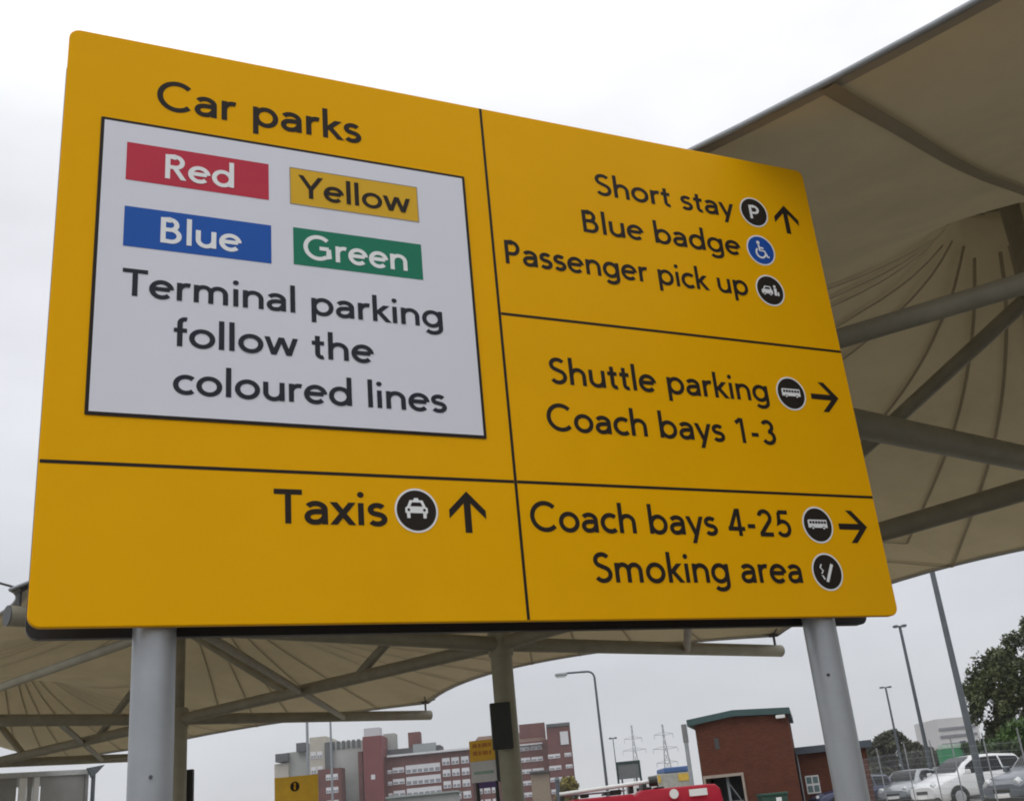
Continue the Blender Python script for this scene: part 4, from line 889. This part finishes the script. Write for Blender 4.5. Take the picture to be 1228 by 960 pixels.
def leaf_mat(name, c1):
    m = bpy.data.materials.new(name); m.use_nodes = True; t = m.node_tree; b = t.nodes['Principled BSDF']; b.inputs['Roughness'].default_value = .6
    gi = t.nodes.new('ShaderNodeObjectInfo'); tc_ = t.nodes.new('ShaderNodeTexCoord'); n = t.nodes.new('ShaderNodeTexNoise'); n.inputs['Scale'].default_value = 1.3; n.inputs['Detail'].default_value = 4
    t.links.new(tc_.outputs['Object'], n.inputs['Vector']); r = t.nodes.new('ShaderNodeValToRGB'); t.links.new(n.outputs[0], r.inputs[0])
    r.color_ramp.elements[0].position = .32; r.color_ramp.elements[1].position = .68
    r.color_ramp.elements[0].color = tuple(c * .55 for c in c1) + (1,); r.color_ramp.elements[1].color = (c1[0] * 1.6, c1[1] * 1.45, c1[2] * 1.1, 1)
    t.links.new(r.outputs[0], b.inputs['Base Color']); return m
LEAF = leaf_mat('leaf_green', (.062, .082, .030)); LEAF2 = leaf_mat('leaf_dull', (.050, .056, .030)); LEAF3 = leaf_mat('leaf_bright', (.045, .095, .022))
def tree(label, x, y, H, Rc, seed, leaf, zc=.58, nclump=60, nleaf=95, ls=.16, droop=.0, name='broadleaf_tree', grp=None, trunk=.16):
    rnd = random.Random(seed); t = thing(name, label, 'tree', (x, y, gz(y)), 0, grp)
    m = MB(); tops = []
    segs = 5; p = Vector((0, 0, -.2)); pts = [p]
    for k in range(segs): p = p + Vector((rnd.uniform(-.12, .12), rnd.uniform(-.12, .12), H * .78 / segs)); pts.append(p)
    for k in range(segs): m.tube(pts[k], pts[k + 1], trunk * (1 - k / segs * .8), trunk * (1 - (k + 1) / segs * .8), n=10)
    cl = []
    for k in range(nclump):
        a = rnd.uniform(0, 2 * math.pi); zf = rnd.random(); zr = H * (1 - zc) + H * zc * zf * .96
        rad = Rc * math.sqrt(max(.02, 1 - (2 * zf - .85) ** 2 / 1.4)) * (rnd.random() ** .45) * rnd.uniform(.75, 1.08)
        c = Vector((rad * math.cos(a), rad * math.sin(a), zr)); cl.append(c)
        if k % 3 == 0:
            s0 = pts[min(segs - 1, 1 + int(zf * (segs - 1)))]; m.tube(s0, s0.lerp(c, .9), trunk * .28, trunk * .07, n=6)
    m.build('trunk', BARK, t)
    f = MB()
    for c in cl:
        cr_ = rnd.uniform(.22, .42) * Rc * .62
        for k in range(nleaf):
            v = Vector((rnd.gauss(0, 1), rnd.gauss(0, 1), rnd.gauss(0, .8))); v = v.normalized() * cr_ * rnd.random() ** .5
            if droop: v.z -= droop * rnd.random() * cr_ * 1.8; v.x *= .75; v.y *= .75
            q = c + v; n_ = Vector((rnd.gauss(0, 1), rnd.gauss(0, 1), rnd.gauss(.4, 1))).normalized(); u = n_.orthogonal().normalized(); w_ = n_.cross(u); s_ = ls * rnd.uniform(.6, 1.3)
            u = (u * math.cos(k) + w_ * math.sin(k)); w_ = n_.cross(u)
            f.add([q - u * s_ - w_ * s_ * .1, q - w_ * s_ * .45, q + u * s_, q + w_ * s_ * .45], [(0, 1, 2, 3)])
    f.build('crown', leaf, t); return t
p = at(1224, 900, 58); tree('tall dark green tree right of the nearest lamp post, above the white car', p.x, 58, 7.1, 2.35, 3, LEAF, .86, 125, 210, .115, .5)
p = at(1272, 900, 66); tree('taller tree at the right edge behind the dark green one', p.x, 66, 9.6, 2.6, 11, LEAF, .84, 90, 180, .13, .4)
for k, (px, Y, H, Rc, lf, lab) in enumerate(((1172, 62, 2.6, 1.1, LEAF3, 'bright green bush at the foot of the tall dark tree, left one'), (1196, 55, 2.4, 1.2, LEAF3, 'bright green bush above the white car roof, right one'), (1078, 125, 6.2, 3.0, LEAF2, 'round dull green tree between the two far lamp posts'), (1057, 130, 5.0, 2.4, LEAF2, 'lower round tree just right of the brick extension'), (1101, 128, 4.9, 2.2, LEAF2, 'round tree right of the middle lamp post'), (1120, 135, 4.4, 2.2, LEAF2, 'low tree left of the green hoarding'), (1240, 50, 3.0, 1.5, LEAF3, 'low bush at the right edge over the slate grey car'), (680, 110, 4.3, 1.3, leaf_mat('leaf_yellow', (.22, .20, .06)), 'yellowish young tree just left of the red van'))):
    p = at(px, 930, Y); tree(lab, p.x, Y, H, Rc, 20 + k, lf, 1.0, 90, 130, .12 if Y < 90 else .25, name='bush' if H < 3.2 else 'broadleaf_tree')

# ------------------------------------------------------------------ thin humid air over the whole place
m = MB(); m.box((-900, -40, -1.2), (900, 900, 62)); hz = m.build('haze', [])
hm = bpy.data.materials.new('haze'); hm.use_nodes = True; t = hm.node_tree; t.nodes.clear(); o = t.nodes.new('ShaderNodeOutputMaterial'); v = t.nodes.new('ShaderNodeVolumePrincipled')
v.inputs['Color'].default_value = (.9, .92, .95, 1); v.inputs['Density'].default_value = .0004; v.inputs['Anisotropy'].default_value = .1
t.links.new(v.outputs[0], o.inputs['Volume']); hz.data.materials.append(hm); hz['kind'] = 'stuff'; hz['label'] = 'thin grey haze over the whole place'; hz['category'] = 'haze'
